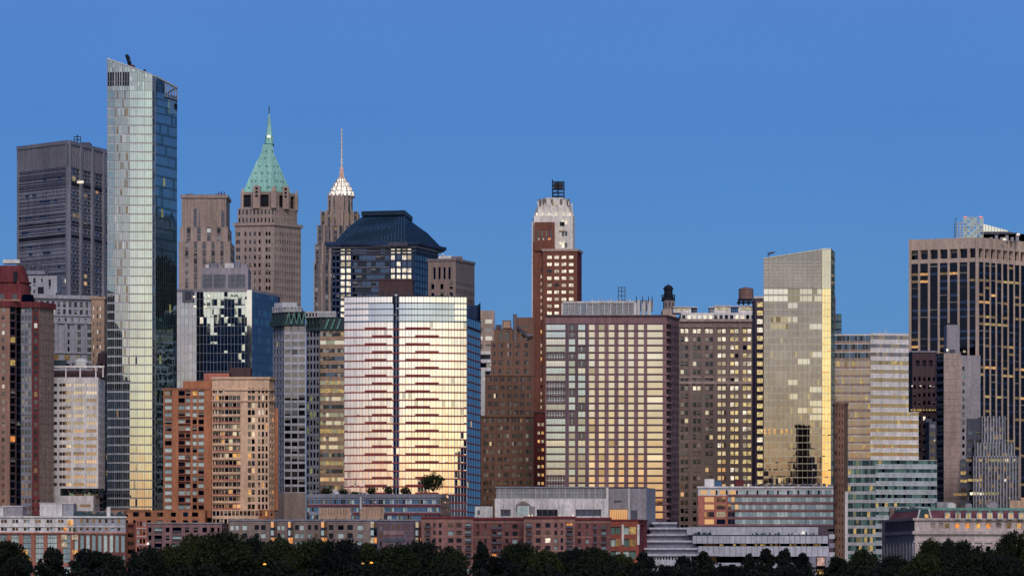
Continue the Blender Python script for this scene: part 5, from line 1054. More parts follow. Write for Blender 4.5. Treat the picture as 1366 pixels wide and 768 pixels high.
Y = 1575
T = Thing('white_terraces', 'low white building of long stepped parapet terraces behind the conical trees')
def band(l, r, t_, b, yo, k='museum', part='terrace'): T.mb(part).box(X(l,Y), X(r,Y), Y+yo, Y+60, Z(b,Y), Z(t_,Y), k)
for l, r, t_, yo in ((873,907,694.5,26),(868,920,702,20),(855,930,711,14),(846,936,720,8),(838,948,730,3)):
    band(l, r, t_, t_+2.4, yo); band(l+3, r-1, t_+2.4, t_+9.5, yo+1.5, 'museum_dark', 'recess')
tier(T, [P(846,Y+1), P(922,Y+1), P(922,Y+40), P(848,Y+40)], GZ, Z(741,Y), {0: dict(cols=[(.14+i*.052,.168+i*.052) for i in range(14)], rows=5, wh=.34, so=.55, wall='museum', d=.5, pick=Wt(g_black=1))}, 'museum')
band(838, 960, 738.5, 741, 0)
for a, b, yo, l, r in ((702,712.5,10,918,1094),(714,724,6,925,1106),(728,741.5,2,932,1106)):
    T.mb('parapet').box(X(l,Y), X(r,Y), Y+yo, Y+yo+1, Z(b,Y), Z(a,Y), 'museum')
for a, b, yo, l, r in ((712.5,714,12,920,1094),(724,728,9,930,1106),(741.5,750,6,940,1106)):
    T.mb('window_band').box(X(l,Y), X(r,Y), Y+yo, Y+yo+2, Z(b,Y), Z(a,Y), 'g_black')
for i in range(40):
    x_ = rng.uniform(960,1100); T.mb('window_band/lit_pane').box(X(x_,Y), X(x_+rng.uniform(1,5),Y), Y+8.8, Y+9.2, Z(727,Y), Z(725,Y), rng.choice(['lit_dim','lit_yellow','g_blue','g_mid','lit_dim']))
band(918, 1094, 714, 790, 14, 'museum_dark', 'core'); band(930, 1106, 750, 790, 3, 'museum', 'ground_floor'); 
pbox(T, 'ground_floor', 936, 975, 751, 757, Y+1, 2, 'museum')
for i in range(14): T.mb('door').box(X(940+i*9,Y), X(946+i*9,Y), Y+2.6, Y+3.1, Z(768,Y), Z(758,Y), 'g_dark')
pbox(T, 'ground_floor', 1080, 1108, 742, 790, Y-1, 8, 'museum_dark'); pbox(T, 'display_window', 1089, 1101, 742, 768, Y-1.6, .5, 'g_mid'); pbox(T, 'display_window', 1090, 1100, 743, 754, Y-2, .3, 'lit_red'); pbox(T, 'display_window', 1089, 1101, 759, 765, Y-2, .3, 'lit_warm')
for i in range(45):
    x_ = rng.choice([rng.uniform(925,950), rng.uniform(1005,1092)]); z_ = rng.uniform(.5, 1.4); T.mb('greenery').cyl(X(x_,Y), Y+9, .5, Z(713.4,Y)-.2, Z(713.4,Y)+z_, 'copper_dark', 5, .2)
for i in range(24): x_ = 930+i*7.3; T.mb('parapet').box(X(x_,Y), X(x_,Y)+.16, Y+1.94, Y+2.02, Z(741.3,Y), Z(728.2,Y), 'joint'); T.mb('parapet').box(X(x_,Y), X(x_,Y)+.16, Y+5.94, Y+6.02, Z(723.8,Y), Z(714.2,Y), 'joint')
T.mb('greenery').cyl(X(934,Y), Y+9, .7, Z(713,Y), Z(708,Y), 'near_black', 6, .3)
for x_ in (1107,1111): pbox(T, 'end_balcony', 1106, 1113, 705, 708, Y+8, 6, 'white_warm')
for j in range(5): pbox(T, 'end_balcony', 1106, 1113.5, 712+j*12, 718+j*12, Y+6, 8, 'museum_dark' if j % 2 else 'museum')
pbox(T, 'terrace_lamp', 1070.5, 1072.5, 708.5, 711.5, Y+9.3, .5, 'lit_white'); T.done()

Y = 1605
T = Thing('white_hall', 'long flat white hall with grey glazed roof strip and small pyramid-roofed kiosk')
pl = [P(660,Y), P(811,Y), P(811,Y+40), P(661,Y+40)]
f_ = lambda a: (a-660)/151
tier(T, pl, GZ, Z(664.5,Y), {0: dict(cols=[(f_(668),f_(681)),(f_(716),f_(744)),(f_(768),f_(802))], rows=3, wh=.22, so=.60, mt=2.0, wall='white_warm', d=.6, pick=Wt(gray_dark=3, near_black=1))}, 'white_warm')
for c in ((668,681),(716,744),(768,802)):
    for q in range(1, int((c[1]-c[0])/4)): pbox(T, 'mullion', c[0]+q*4, c[0]+q*4+.5, 672, 681, Y-.1, .3, 'concrete')
for i in range(20): pbox(T, 'panel_joint', 664+i*7.4, 664.3+i*7.4, 665, 689, Y-.05, .1, 'concrete')
pbox(T, 'roof_glazing', 662, 811, 650, 664.5, Y+2, 30, 'green_gray')
for i in range(38): pbox(T, 'roof_glazing/bar', 662+i*4, 662.4+i*4, 650.5, 664, Y+1.8, .3, 'concrete_pale' if i % 2 else 'mull')
pbox(T, 'roof_glazing/bar', 661, 812, 656.5, 657.2, Y+1.8, .3, 'concrete_pale'); pbox(T, 'roof_rim', 660.5, 812.5, 648.7, 650.4, Y+1.5, 31, 'panel_gray'); pbox(T, 'corner_post', 808.5, 811.7, 650, 692, Y-.4, 1, 'crown_white')
pbox(T, 'kiosk', 690, 706, 673, 690, Y-3, 3, 'concrete_pale'); T.mb('kiosk/pyramid_roof').prism([P(688.5,Y-3.5), P(707.5,Y-3.5), P(707.5,Y+1), P(688.5,Y+1)], Z(673,Y), Z(668,Y), 'brown_gray', [P(697,Y-2), P(699,Y-2), P(699,Y-1), P(697,Y-1)])
for i in range(4): pbox(T, 'kiosk/pane', 691+i*3.7, 694+i*3.7, 674.5, 686, Y-3.2, .3, 'curtain')
pbox(T, 'plant_room', 633.5, 657, 675, 690, Y-2, 8, 'concrete_pale'); pbox(T, 'plant_room/door', 637, 640, 680, 686, Y-2.2, .3, 'gray_dark')
for i in range(5): pbox(T, 'plant_room/panel', 642+i*3, 642.5+i*3, 676, 689, Y-2.2, .3, 'mull')
pbox(T, 'gable_wing', 747, 764, 672, 690, Y-1.5, 2, 'white_warm'); pbox(T, 'gable_wing#2', 706, 714, 675, 690, Y-1.5, 2, 'concrete')
for x_ in (746,763.5,705,709): pbox(T, 'wall_lamp#%d' % x_, x_, x_+1.6, 686, 688, Y-4, .4, 'lit_white')
T.done()
Y = 1615
T = Thing('gray_warehouse', 'blank grey concrete block with tall orange glass panel right of the white hall')
tier(T, [P(811.5,Y), P(862,Y), P(874.5,Y+14), P(874.5,Y+40), P(813,Y+40)], GZ, Z(650,Y), {0: dict(cols=1, ww=.0001, rows=4, wall='concrete'), 1: None}, 'panel_gray')
pbox(T, 'orange_glazing', 813, 837, 679, 694, Y-.3, .3, 'g_gold3')
for i in range(9): pbox(T, 'orange_glazing', 813+i*3, 813.4+i*3, 679, 694, Y-.5, .3, 'brown_gray')
pbox(T, 'orange_glazing', 813, 838, 678, 679.2, Y-.5, .3, 'brown_gray'); pbox(T, 'pilaster', 838, 840, 651, 696, Y-.6, .8, 'concrete_pale'); pbox(T, 'louver', 819, 829, 667, 669, Y-.2, .3, 'gray_dark'); pbox(T, 'side_panel', 842, 850, 680, 696, Y-.2, .3, 'gray_dark'); pbox(T, 'roof_rim', 811.5, 862.5, 649, 650.6, Y-.3, 12, 'gray_dark'); T.done()
Y = 1570
T = Thing('glazed_brick_block', 'small orange-red brick building with wide lit windows beside the white terraces')
tier(T, [P(814,Y), P(852,Y), P(863,Y+12), P(863,Y+28), P(815,Y+28)], GZ, Z(693.5,Y), {0: dict(cols=[(.02,.19),(.21,.36),(.46,.66),(.68,.90)], rows=6, wh=.62, so=.16, mt=1.4, wall='shade_red2', d=.6, pick=Wt(lit_yellow=1, lit_dim=2, curtain=2, curtain_teal=2)), 1: dict(cols=1, ww=.3, rows=6, wh=.4, wall='red_roof', pick=Wt(g_dark=1))}, 'shade_red2')
for x_ in (829.3,850): pbox(T, 'white_pier', x_, x_+3, 699, 726, Y-.2, .5, 'crown_white')
for j in range(3):
    for i in range(8): pbox(T, 'mullion', 816+i*4.2, 816.3+i*4.2, 698+j*14, 708+j*14, Y+.2, .3, 'brown_dark')
cornice(T, [P(814,Y), P(852,Y), P(863,Y+12)], Z(694,Y), .5, .4, 'red_roof'); T.done()

Y = 1560
T = Thing('red_brick_apartments', 'low red brick apartment row with alternating bays and dark roof line behind the trees')
rb = Wt(near_black=6, brown_dark=4, g_navy=2, curtain_cool=1, lit_white=.3, lit_orange=.2, lit_warm=.12)
for i, (l, r, yo, wl, cols_) in enumerate(((562,631,0,'shade_rose',[(.08,.17),(.23,.28),(.34,.39),(.52,.62),(.68,.78),(.86,.96)]),(631,698.5,7,'low_red',[(.06,.12),(.22,.27),(.38,.46),(.50,.56),(.64,.70),(.78,.88)]),(698.5,767,0,'shade_rose',[(.06,.15),(.24,.33),(.42,.52),(.60,.65),(.72,.77),(.84,.95)]),(767,815,7,'low_red',[(.08,.16),(.30,.38),(.52,.60),(.74,.86)]))):
    zz = Z(690.5 if yo == 0 else 692,Y+yo)
    tier(T, [P(l,Y+yo), P(r,Y+yo), P(r,Y+28), P(l,Y+28)], GZ, zz, dict(cols=cols_, fl=2.85, wh=.58, so=.2, mt=1.3, wall=wl, d=.45, pick=rb), wl, 'wall#%d' % i)
    e = Edge(P(l,Y+yo), P(r,Y+yo)); ebox(T.mb('roof_line'), e, -.2, e.L+.2, zz-.1, zz+.65, -.4, .5, 'red_roof')
    for j in range(5):
        z_ = zz-1.3-(j+1)*2.75
        for c in ((cols_[0], cols_[-1]) if yo == 0 else (cols_[2], cols_[3])):
            ebox(T.mb('balcony'), e, e.L*(c[0]-.015), e.L*(c[1]+.015), z_+.3, z_+.5, -.1, 1.0, 'mauve_dark'); ebox(T.mb('balcony'), e, e.L*(c[0]-.015), e.L*(c[1]+.015), z_+.5, z_+1.25, .93, 1.0, 'lead')
    for j in range(4): ebox(T.mb('string_course'), e, 0, e.L, zz-1.2-j*5.5, zz-1.05-j*5.5, -.1, .12, 'pale_brick')
for i in range(22): pbox(T, 'roof_vent', 570+i*11, 571.5+i*11+(i%3), 687.5+(i*7%3), 691, Y+10, 1.5, ('concrete','crown_white','gray_dark')[i % 3])
T.done()

Y = 1622
T = Thing('blue_window_block', 'low block with blue ribbon windows, red stripes and a planted roof terrace')
pl = [P(410,Y), P(588,Y), P(600,Y+8), P(600,Y+34), P(412,Y+34)]
bl = Wt(curtain_blue=7, g_navy=3, curtain=2.5, near_black=2, curtain_cool=2, lit_pale=.12)
tier(T, pl, Z(694,Y), Z(663,Y), {0: dict(cols=60, ww=.86, rows=3, wh=.56, so=.16, wall='panel_gray', d=.3, pick=bl), 1: dict(cols=5, ww=.8, rows=3, wh=.5, wall='brown_gray', pick=Wt(g_mid=2, g_pale=1, g_dark=2))}, 'panel_gray')
tier(T, pl, GZ, Z(694,Y), None, 'mauve'); e0 = edges(pl)[0]; f_ = lambda a: (a-410)/178*e0.L
for y_, a, b in ((673.5,410,588),(684,470,480),(684.5,513,588),(684,410,412)): ebox(T.mb('red_stripe'), e0, f_(a), f_(b), Z(y_+1.6,Y), Z(y_-1.0,Y), -.1, .35, 'red_roof')
for a, b, c, d_ in ((426,468,677,692),(480,512,676,693)): ebox(T.mb('stone_panel'), e0, f_(a), f_(b), Z(d_,Y), Z(c,Y), -.1, .3, 'pale_brick'); [ebox(T.mb('stone_panel'), e0, f_(a+q*4), f_(a+q*4)+.2, Z(d_-6,Y), Z(c+1,Y), .2, .45, 'stone_dark') for q in range(1, int((b-a)/4))]
ebox(T.mb('parapet'), e0, -.2, e0.L+.2, Z(663.5,Y), Z(658.5,Y), -.4, .4, 'gray_purple'); pbox(T, 'pilaster', 480, 482.5, 662, 680, Y-.6, 1, 'concrete_pale'); ebox(T.mb('parapet'), edges(pl)[1], 0, 5, Z(663,Y), Z(659,Y), -.3, .3, 'gray_purple')
for x_ in (593,484,500): pbox(T, 'wall_lamp#%d' % x_, x_, x_+1.8, 668.5, 670.5, Y-.7, .4, 'lit_red')
pbox(T, 'roof_box', 440, 452, 652.5, 659, Y+14, 6, 'white_warm')
T.done()

Y = 1568
T = Thing('mauve_apartments', 'low mauve stone apartment row with white framed windows and glassy balcony bays')
mv = Wt(curtain=5, curtain_cool=3, near_black=4, g_navy=2, lit_pale=.35)
segs = ((305,428,2,'brown_gray',[(.02,.055),(.075,.11),(.15,.20),(.28,.33),(.35,.40),(.53,.56),(.575,.605),(.72,.76),(.775,.815),(.86,.895),(.93,.97)]),(436,498,0,'brown_gray',[(.04,.14),(.24,.36),(.44,.56),(.66,.78)]),(498,563,3,'mauve_dark',[(.14,.17),(.25,.28),(.40,.43),(.52,.55),(.64,.67)]))
for i, (l, r, yo, wl, cols_) in enumerate(segs):
    zz = Z(694,Y+yo); tier(T, [P(l,Y+yo), P(r,Y+yo), P(r,Y+28), P(l,Y+28)], GZ, zz, dict(cols=cols_, fl=3.2, wh=.6, so=.2, mt=1.0,  wall=wl, d=.4, pick=mv if i < 2 else Wt(g_dark=2, gray_purple=3)), wl, 'wall#%d' % i)
    e = Edge(P(l,Y+yo), P(r,Y+yo)); ebox(T.mb('roof_line'), e, -.2, e.L+.2, zz-.1, zz+.5, -.4, .4, 'gray_purple')
    for j in range(4): ebox(T.mb('string_course'), e, 0, e.L, zz-1.0-j*2.95, zz-.85-j*2.95, -.1, .12, 'gray_purple')
def glassbay(l, r, k):
    e = Edge(P(l,Y-1), P(r,Y-1)); n_ = 'balcony_bay#%d' % k; T.mb(n_).box(X(l,Y), X(r,Y), Y-.2, Y+6, GZ, Z(694.5,Y), 'blue_metal')
    for j in range(6): ebox(T.mb(n_+'/balcony'), e, 0, e.L, Z(694,Y)-2.95*(j+1)-.1, Z(694,Y)-2.95*(j+1)+.12, -1, .6, 'mull_dark'); ebox(T.mb(n_+'/glass'), e, .1, e.L*.5, Z(694,Y)-2.95*(j+1)+.4, Z(694,Y)-2.95*j-.4, -.3, -.2, 'curtain' if j % 2 else 'lit_pale' if l > 480 else 'g_pale'); ebox(T.mb(n_+'/glass'), e, e.L*.55, e.L-.1, Z(694,Y)-2.95*(j+1)+.4, Z(694,Y)-2.95*j-.4, -.3, -.2, 'g_dark' if j != 2 else 'lit_orange')
glassbay(361,369,0); glassbay(384,391,1); glassbay(428,436.5,2); glassbay(494,503,3); glassbay(554,562,4)
for j, y_ in enumerate((708,717)): ebox(T.mb('loggia'), Edge(P(511,Y+2.9), P(540,Y+2.9)), 0, X(540,Y)-X(511,Y), Z(y_+5,Y), Z(y_,Y), -.2, .1, 'gray_dark' if j else 'mauve')
pbox(T, 'red_panel', 558, 561, 702, 728, Y-1.4, .4, 'red_dark')
for i in range(16): pbox(T, 'roof_vent', 312+i*15, 314+i*15, 691.5-(i*3%2), 694.5, Y+10, 1.5, ('concrete','gray_dark')[i % 2])
T.done()
Y = 1571
T = Thing('rose_apartments', 'low rose-brown brick apartment building with recessed dark balconies left of the mauve row')
tier(T, [P(196,Y), P(296,Y), P(308,Y+9), P(308,Y+28), P(197,Y+28)], GZ, Z(697.5,Y), {0: dict(cols=[(.02,.06),(.10,.20),(.25,.30),(.34,.46),(.51,.56),(.62,.68),(.74,.80),(.85,.90),(.94,.97)], fl=3.05, wh=.6, so=.18, mt=.9, wall='mauve', d=.9, pick=Wt(g_black=5, g_dark=4, curtain=3, lit_dim=.15)), 1: dict(cols=3, ww=.4, fl=3.05, wh=.55, wall='mauve_dark', pick=Wt(g_dark=2, g_mid=1))}, 'mauve')
e = Edge(P(196,Y), P(296,Y)); ebox(T.mb('cornice'), e, -.2, e.L+.2, Z(698,Y), Z(696.5,Y), -.4, .4, 'concrete')
for j in range(5):
    for a, b in ((.10,.20),(.34,.46)): ebox(T.mb('balcony'), e, e.L*a, e.L*b, Z(697.5,Y)-.9-3.05*(j+1)+.35, Z(697.5,Y)-.9-3.05*(j+1)+1.2, .2, .28, 'lead')
tier(T, [P(166,Y-2), P(181,Y-2), P(181,Y+26), P(167,Y+26)], GZ, Z(697,Y), {0: dict(cols=[(.3,.8)], fl=3.05, wh=.5, wall='red_brick', d=1.0, pick=Wt(red_dark=2, g_black=1))}, 'red_brick', 'end_bay')
tier(T, [P(181,Y-3), P(196,Y-3), P(196,Y+26), P(181,Y+26)], GZ, Z(693,Y), {0: dict(cols=[(.1,.3),(.38,.55),(.65,.85)], fl=3.05, wh=.55, wall='brick_rose', d=.3, pick=Wt(g_dark=2, curtain_cool=2))}, 'brick_rose', 'end_bay#2')
for j in range(5): pbox(T, 'white_sill', 182, 195, 704+j*10.9, 704.8+j*10.9, Y-3.3, .4, 'white_warm')
pbox(T, 'wall_lamp', 196, 198.6, 723, 726, Y-3.6, .5, 'lit_crown'); T.done()
Y = 1560
T = Thing('limestone_apartments', 'apartment building with pale limestone top floors over brick bays with large windows, far left')
pt = [P(-40,Y), P(98,Y), P(168,Y+5), P(168,Y+30), P(-40,Y+30)]
pk1 = Wt(g_dark=4, g_mid=2, g_black=2, curtain_cool=1.5, lit_warm=.5)
tier(T, pt, Z(709.5,Y), Z(689,Y), {0: dict(cols=[(.30+i*.0+.11*i,.33+.11*i+.025) for i in range(6)], rows=2, wh=.42, so=.22, wall='white_warm', d=.4, pick=pk1, sub=2), 1: dict(cols=[(.12+i*.12,.17+i*.12) for i in range(7)], rows=2, wh=.5, wall='lime_gray', d=.4, pick=pk1)}, 'white_warm', 'upper_wall')
tier(T, pt, GZ, Z(709.5,Y), {0: dict(cols=[(.29,.355),(.40,.47),(.515,.59),(.635,.71),(.75,.84),(.90,.97)], rows=2, wh=.88, so=.06, wall='shade_brick', d=.5, pick=Wt(curtain=6, curtain_cool=4, lit_warm=.6)), 1: dict(cols=9, ww=.62, rows=3, wh=.85, so=.08, wall='low_red', d=.4, pick=Wt(curtain=3, curtain_cool=4, g_navy=1))}, 'shade_brick')
e = Edge(pt[0], pt[1]); e2 = Edge(pt[1], pt[2])
for c in (.29,.40,.515,.635,.75,.90):
    for q in (.35,.7): ebox(T.mb('mullion'), e, e.L*(c+.07*q), e.L*(c+.07*q)+.14, GZ, Z(711,Y), -.5, -.3, 'mull')
for z_ in (717,724,731,738,745): ebox(T.mb('mullion'), e, 0, e.L, Z(z_,Y), Z(z_,Y)+.2, -.5, -.3, 'brown_gray')
for f in [i/9 for i in range(10)]: ebox(T.mb('pilaster'), e2, max(0,e2.L*f-.3), min(e2.L, e2.L*f+.3), GZ, Z(710,Y), -.1, .3, 'red_brick')
for ee in (e, e2):
    ebox(T.mb('cornice'), ee, -.2, ee.L+.1, Z(690,Y), Z(687.8,Y), -.4, .6, 'white_warm'); ebox(T.mb('cornice'), ee, -.2, ee.L+.1, Z(711.5,Y), Z(709.5,Y), -.2, .5, 'brick_rose'); ebox(T.mb('cornice'), ee, 0, ee.L*.99, Z(702.5,Y), Z(701.6,Y), -.2, .35, 'white_warm')
for a, b, c, d_, k in ((90,97,693,701,'lit_warm'),(85,89,703,708,'lit_orange'),(92,95,703.5,708,'g_blue'),(97,101,703.5,708,'g_blue')): pbox(T, 'lit_window', a, b, c, d_, Y-.2, .2, k)
for a, c in ((82,713),(96,713),(82,723),(97,733),(30,733),(33,742)): pbox(T, 'lit_window', a, a+7, c, c+6, Y-.1, .2, 'lit_pale' if c < 730 else 'lit_warm')
for (l, r, t_, yo, k) in ((53,83,671,6,'white_warm'),(84,98,671.5,7,'lime_gray'),(-20,4,676,6,'white_warm'),(4,30,675,8,'concrete')): pbox(T, 'penthouse#%d' % (l+50), l, r, t_, 690, Y+yo, 12, k); pbox(T, 'penthouse#%d' % (l+50), l-.5, r+.5, t_-1, t_, Y+yo-.3, 12.6, 'white_warm')
pbox(T, 'roof_box', 102, 165, 681, 690, Y+16, 8, 'brown_gray'); T.mb('flue').cyl(X(142,Y), Y+8, .75, Z(690,Y), Z(675,Y), 'crown_white', 10)
for i in range(34): x_ = X(rng.uniform(98,160),Y); m = T.mb('roof_plants'); m.dome(x_, Y+9+rng.random()*3, rng.uniform(.5,1.2), Z(689,Y), rng.uniform(1,2.6), 'copper_dark', 6, 3)
T.done()

# ================================================================ trees
def leaf_mat(name, c1, c2):
    m = bpy.data.materials.new(name); nt, p = nodes_of(m); N = nt.nodes; L = nt.links
    tc = N.new('ShaderNodeTexCoord'); n = N.new('ShaderNodeTexNoise'); n.inputs['Scale'].default_value = .7; n.inputs['Detail'].default_value = 4; L.new(tc.outputs['Object'], n.inputs[0])
    oi = N.new('ShaderNodeObjectInfo'); ad = N.new('ShaderNodeMath'); ad.operation = 'MULTIPLY_ADD'; ad.inputs[1].default_value = .55; L.new(oi.outputs['Random'], ad.inputs[0]); L.new(n.outputs['Fac'], ad.inputs[2])
    cr = N.new('ShaderNodeValToRGB'); cr.color_ramp.elements[0].position = .42; cr.color_ramp.elements[0].color = (*c1, 1); cr.color_ramp.elements[1].position = .95; cr.color_ramp.elements[1].color = (*c2, 1)
    L.new(ad.outputs[0], cr.inputs[0]); L.new(cr.outputs[0], p.inputs['Base Color']); p.inputs['Roughness'].default_value = .8; p.inputs['Specular IOR Level'].default_value = .15; return m
MATS['leaf'] = leaf_mat('leaf', (.007,.015,.012), (.034,.050,.018)); MATS['leaf_dark'] = leaf_mat('leaf_dark', (.005,.010,.011), (.015,.024,.020))
MATS['bark'] = simple('bark', (.05,.04,.03), .9, 3)
def tree_meshes(seed, H, R, shape, leafk, nleaf=7500, ls=.42):
    r = random.Random(seed); tr = MB()
    th = H*(.30 if shape != 'cone' else .14)
    tr.cyl(0, 0, .035*H*.55, 0, th, 'bark', 8, .022*H*.55)
    cz = {'cone': H*.5, 'round': H*.62, 'wide': H*.66}[shape]; hz = H-cz
    blobs = []
    nb = 44 if shape == 'cone' else 34
    for i in range(nb):
        if shape == 'cone':
            f = r.random()**.8; rad = R*sqrt(max(0,1-f**1.7))*(.35+.4*r.random()); a = r.uniform(0, 2*pi); z = th+(H-th)*f*.9
            blobs.append((rad*cos(a), rad*sin(a), z, R*(.42-.20*f)*r.uniform(.8,1.15)))
        else:
            a = r.uniform(0, 2*pi); q = r.uniform(-.8, 1); s = sqrt(max(0, 1-q*q)); rad = R*s*r.uniform(.4,.85)
            blobs.append((rad*cos(a), rad*sin(a), cz+hz*q*.78, R*r.uniform(.24,.44)))
    for b in blobs[:9]: tr.bar((0, 0, th*.9), (b[0]*.9, b[1]*.9, b[2]), .10+.006*H, 'bark', 5)
    cr = MB(); tot = sum(b[3]**2 for b in blobs)
    for b in blobs:
        for k in range(int(nleaf*b[3]**2/tot)):
            u = r.uniform(-1,1); a = r.uniform(0,2*pi); s = sqrt(1-u*u); rr_ = b[3]*(r.uniform(.35,1.0)**.45)*r.uniform(.88,1.13)
            c = (b[0]+rr_*s*cos(a), b[1]+rr_*s*sin(a), b[2]+rr_*u*.85)
            if c[2] < th*.7: continue
            w1 = [r.gauss(0,1) for _ in range(3)]; w2 = [r.gauss(0,1) for _ in range(3)]
            n1 = sqrt(sum(x*x for x in w1)); n2 = sqrt(sum(x*x for x in w2)); h1 = ls*r.uniform(.5,1.1); w1 = [x/n1*h1 for x in w1]; w2 = [x/n2*h1*.7 for x in w2]
            cr.poly([[c[q]-w1[q] for q in range(3)], [c[q]+w2[q] for q in range(3)], [c[q]+w1[q] for q in range(3)], [c[q]-w2[q] for q in range(3)]], leafk)
    return tr.mesh('trunk', (0,0,0)), cr.mesh('crown', (0,0,0)), H
VAR = {'round': [tree_meshes(1, 12, 4.6, 'round', 'leaf_dark'), tree_meshes(2, 12, 5.2, 'round', 'leaf')],
       'wide': [tree_meshes(3, 11, 6.8, 'wide', 'leaf', 9500), tree_meshes(4, 11, 6.2, 'wide', 'leaf', 9500), tree_meshes(9, 11, 7.2, 'wide', 'leaf_dark', 9500)],
       'cone': [tree_meshes(5, 13, 4.0, 'cone', 'leaf_dark'), tree_meshes(6, 13, 4.4, 'cone', 'leaf_dark')],
       'roof': [tree_meshes(7, 3.2, 1.9, 'wide', 'leaf', 500, .3), tree_meshes(8, 6.6, 3.6, 'wide', 'leaf', 2200, .3)]}
def tree(kind, v, px, top, Y, label, wpx=None, group=None, zb=GZ, name='tree'):
    tm, cm, H = VAR[kind][v]; h = Z(top, Y)-zb
    root = link(bpy.data.objects.new(name, None)); root.location = (X(px, Y), Y, zb); props(root, label, 'tree', group)
    sz = h/H; R0 = max(abs(x.co.x) for x in cm.vertices); sx = (wpx/2/FPX*Y)/R0 if wpx else sz
    root.scale = (sx, sx, sz); root.rotation_euler = (0, 0, rng.uniform(0, 6.28))
    for nm, me in (('trunk', tm), ('crown', cm)): o = link(bpy.data.objects.new(nm, me)); o.parent = root
G = 'dark trees along the waterfront'
TL = [('round',1,12,722,1500,'broad dark tree at the far left corner, taller than its neighbour',52),('round',0,22,742,1470,'small rounded bush-like tree in the far left bottom corner',42),
 ('cone',1,70,727,1490,'tall rounded dark tree standing before the brick bays with big windows',46),('round',0,116,731,1495,'dark round tree just left of the ribbed glass bays of the limestone building',44),('round',1,142,738,1510,'smaller dark tree before the right end of the limestone building',46),
 ('cone',0,178,729,1505,'thin pointed tree in front of the red end bay',16),('wide',2,196,735,1500,'dark spreading tree below the bright wall lamp',56),('wide',0,232,734,1515,'dark spreading tree under the rose-brown apartments',52),('wide',1,262,720,1505,'tall green-brown spreading tree before the right half of the rose-brown apartments',60),
 ('wide',0,300,718,1495,'broad green tree rising at the joint of the rose-brown and mauve rows',66),('wide',2,338,722,1508,'broad dark tree below the left end of the mauve row',58),('wide',1,374,724,1492,'wide green tree before the first glassy balcony bays',62),
 ('wide',0,412,727,1504,'wide green tree under the middle of the mauve row',62),('wide',2,452,725,1494,'broad tree with greener crown under the four even window columns',66),('wide',1,490,730,1506,'spreading tree in front of the glassy bay with lit balconies',58),
 ('wide',0,528,733,1496,'low spreading dark tree below the blank loggia wall',58),('wide',2,566,727,1504,'dark spreading tree hiding the red panel corner',64),('wide',1,600,735,1494,'low dark tree under the left red brick bay',50),
 ('cone',1,642,719,1505,'tall dark pointed tree before the first recessed brick bay',30),('round',0,664,741,1490,'low round dark tree right of the tall pointed one',44),('wide',0,694,731,1500,'spreading dark tree below the second recessed brick bay',50),
 ('round',1,728,734,1492,'dark round tree before the second pale brick bay',42),('round',0,752,733,1505,'paler round tree standing between two darker ones under the brick row',34),('round',0,771,729,1512,'small dark tree at the corner of the last recessed brick bay',30),
 ('wide',1,794,736,1494,'low green spreading tree below the right end of the red brick row',54),('round',1,826,739,1502,'round tree under the glazed orange brick block',42),('cone',0,858,733,1488,'dark conical tree left of the white terrace steps',42),
 ('cone',1,912,739,1494,'dark cone-shaped tree before the small terrace openings',38),('cone',0,938,732,1500,'tall dark conical tree right of the small terrace openings',40),('round',0,886,752,1475,'small low tree crown between two conical trees',26),
 ('cone',1,999,736,1494,'shortest of the four conical trees before the white terraces',30),('cone',0,1022,728,1500,'first tall conical tree before the white terraces',34),('cone',1,1047,729,1504,'second tall conical tree before the white terraces',34),('cone',0,1071,734,1492,'slimmer conical tree beside the glowing display window',28),('round',0,974,752,1478,'low round tree before the dark terrace door strip',40),
 ('round',1,1118,743,1494,'round tree at the foot of the slim brown tower',36),('wide',1,1150,738,1504,'spreading tree before the white-and-green banded office',56),('wide',2,1190,745,1494,'low dark spreading tree before the shaded side of the classical building',48),
 ('wide',0,1246,727,1510,'open-crowned tree before the left corner of the columned facade',38),('round',0,1266,717,1500,'upright tree poking above the others before the columned facade',20),('wide',1,1234,744,1486,'low wide dark tree at the left foot of the classical building',60),('wide',2,1284,727,1504,'broad dark tree before the middle columns of the classical building',62),
 ('wide',0,1314,740,1494,'low broad dark tree right of the middle columns',56),('wide',1,1350,716,1508,'tall dark tree filling the bottom right corner',44),('round',1,1373,706,1500,'tallest dark tree cut off by the right edge',30),('wide',2,1336,745,1480,'low dark tree in front of the tall corner tree',60)]
for k, v, px, top, Y_, lb, wp in TL: tree(k, v, px, top, Y_, lb, wp*(1.28 if k != 'cone' else 1.3), G)
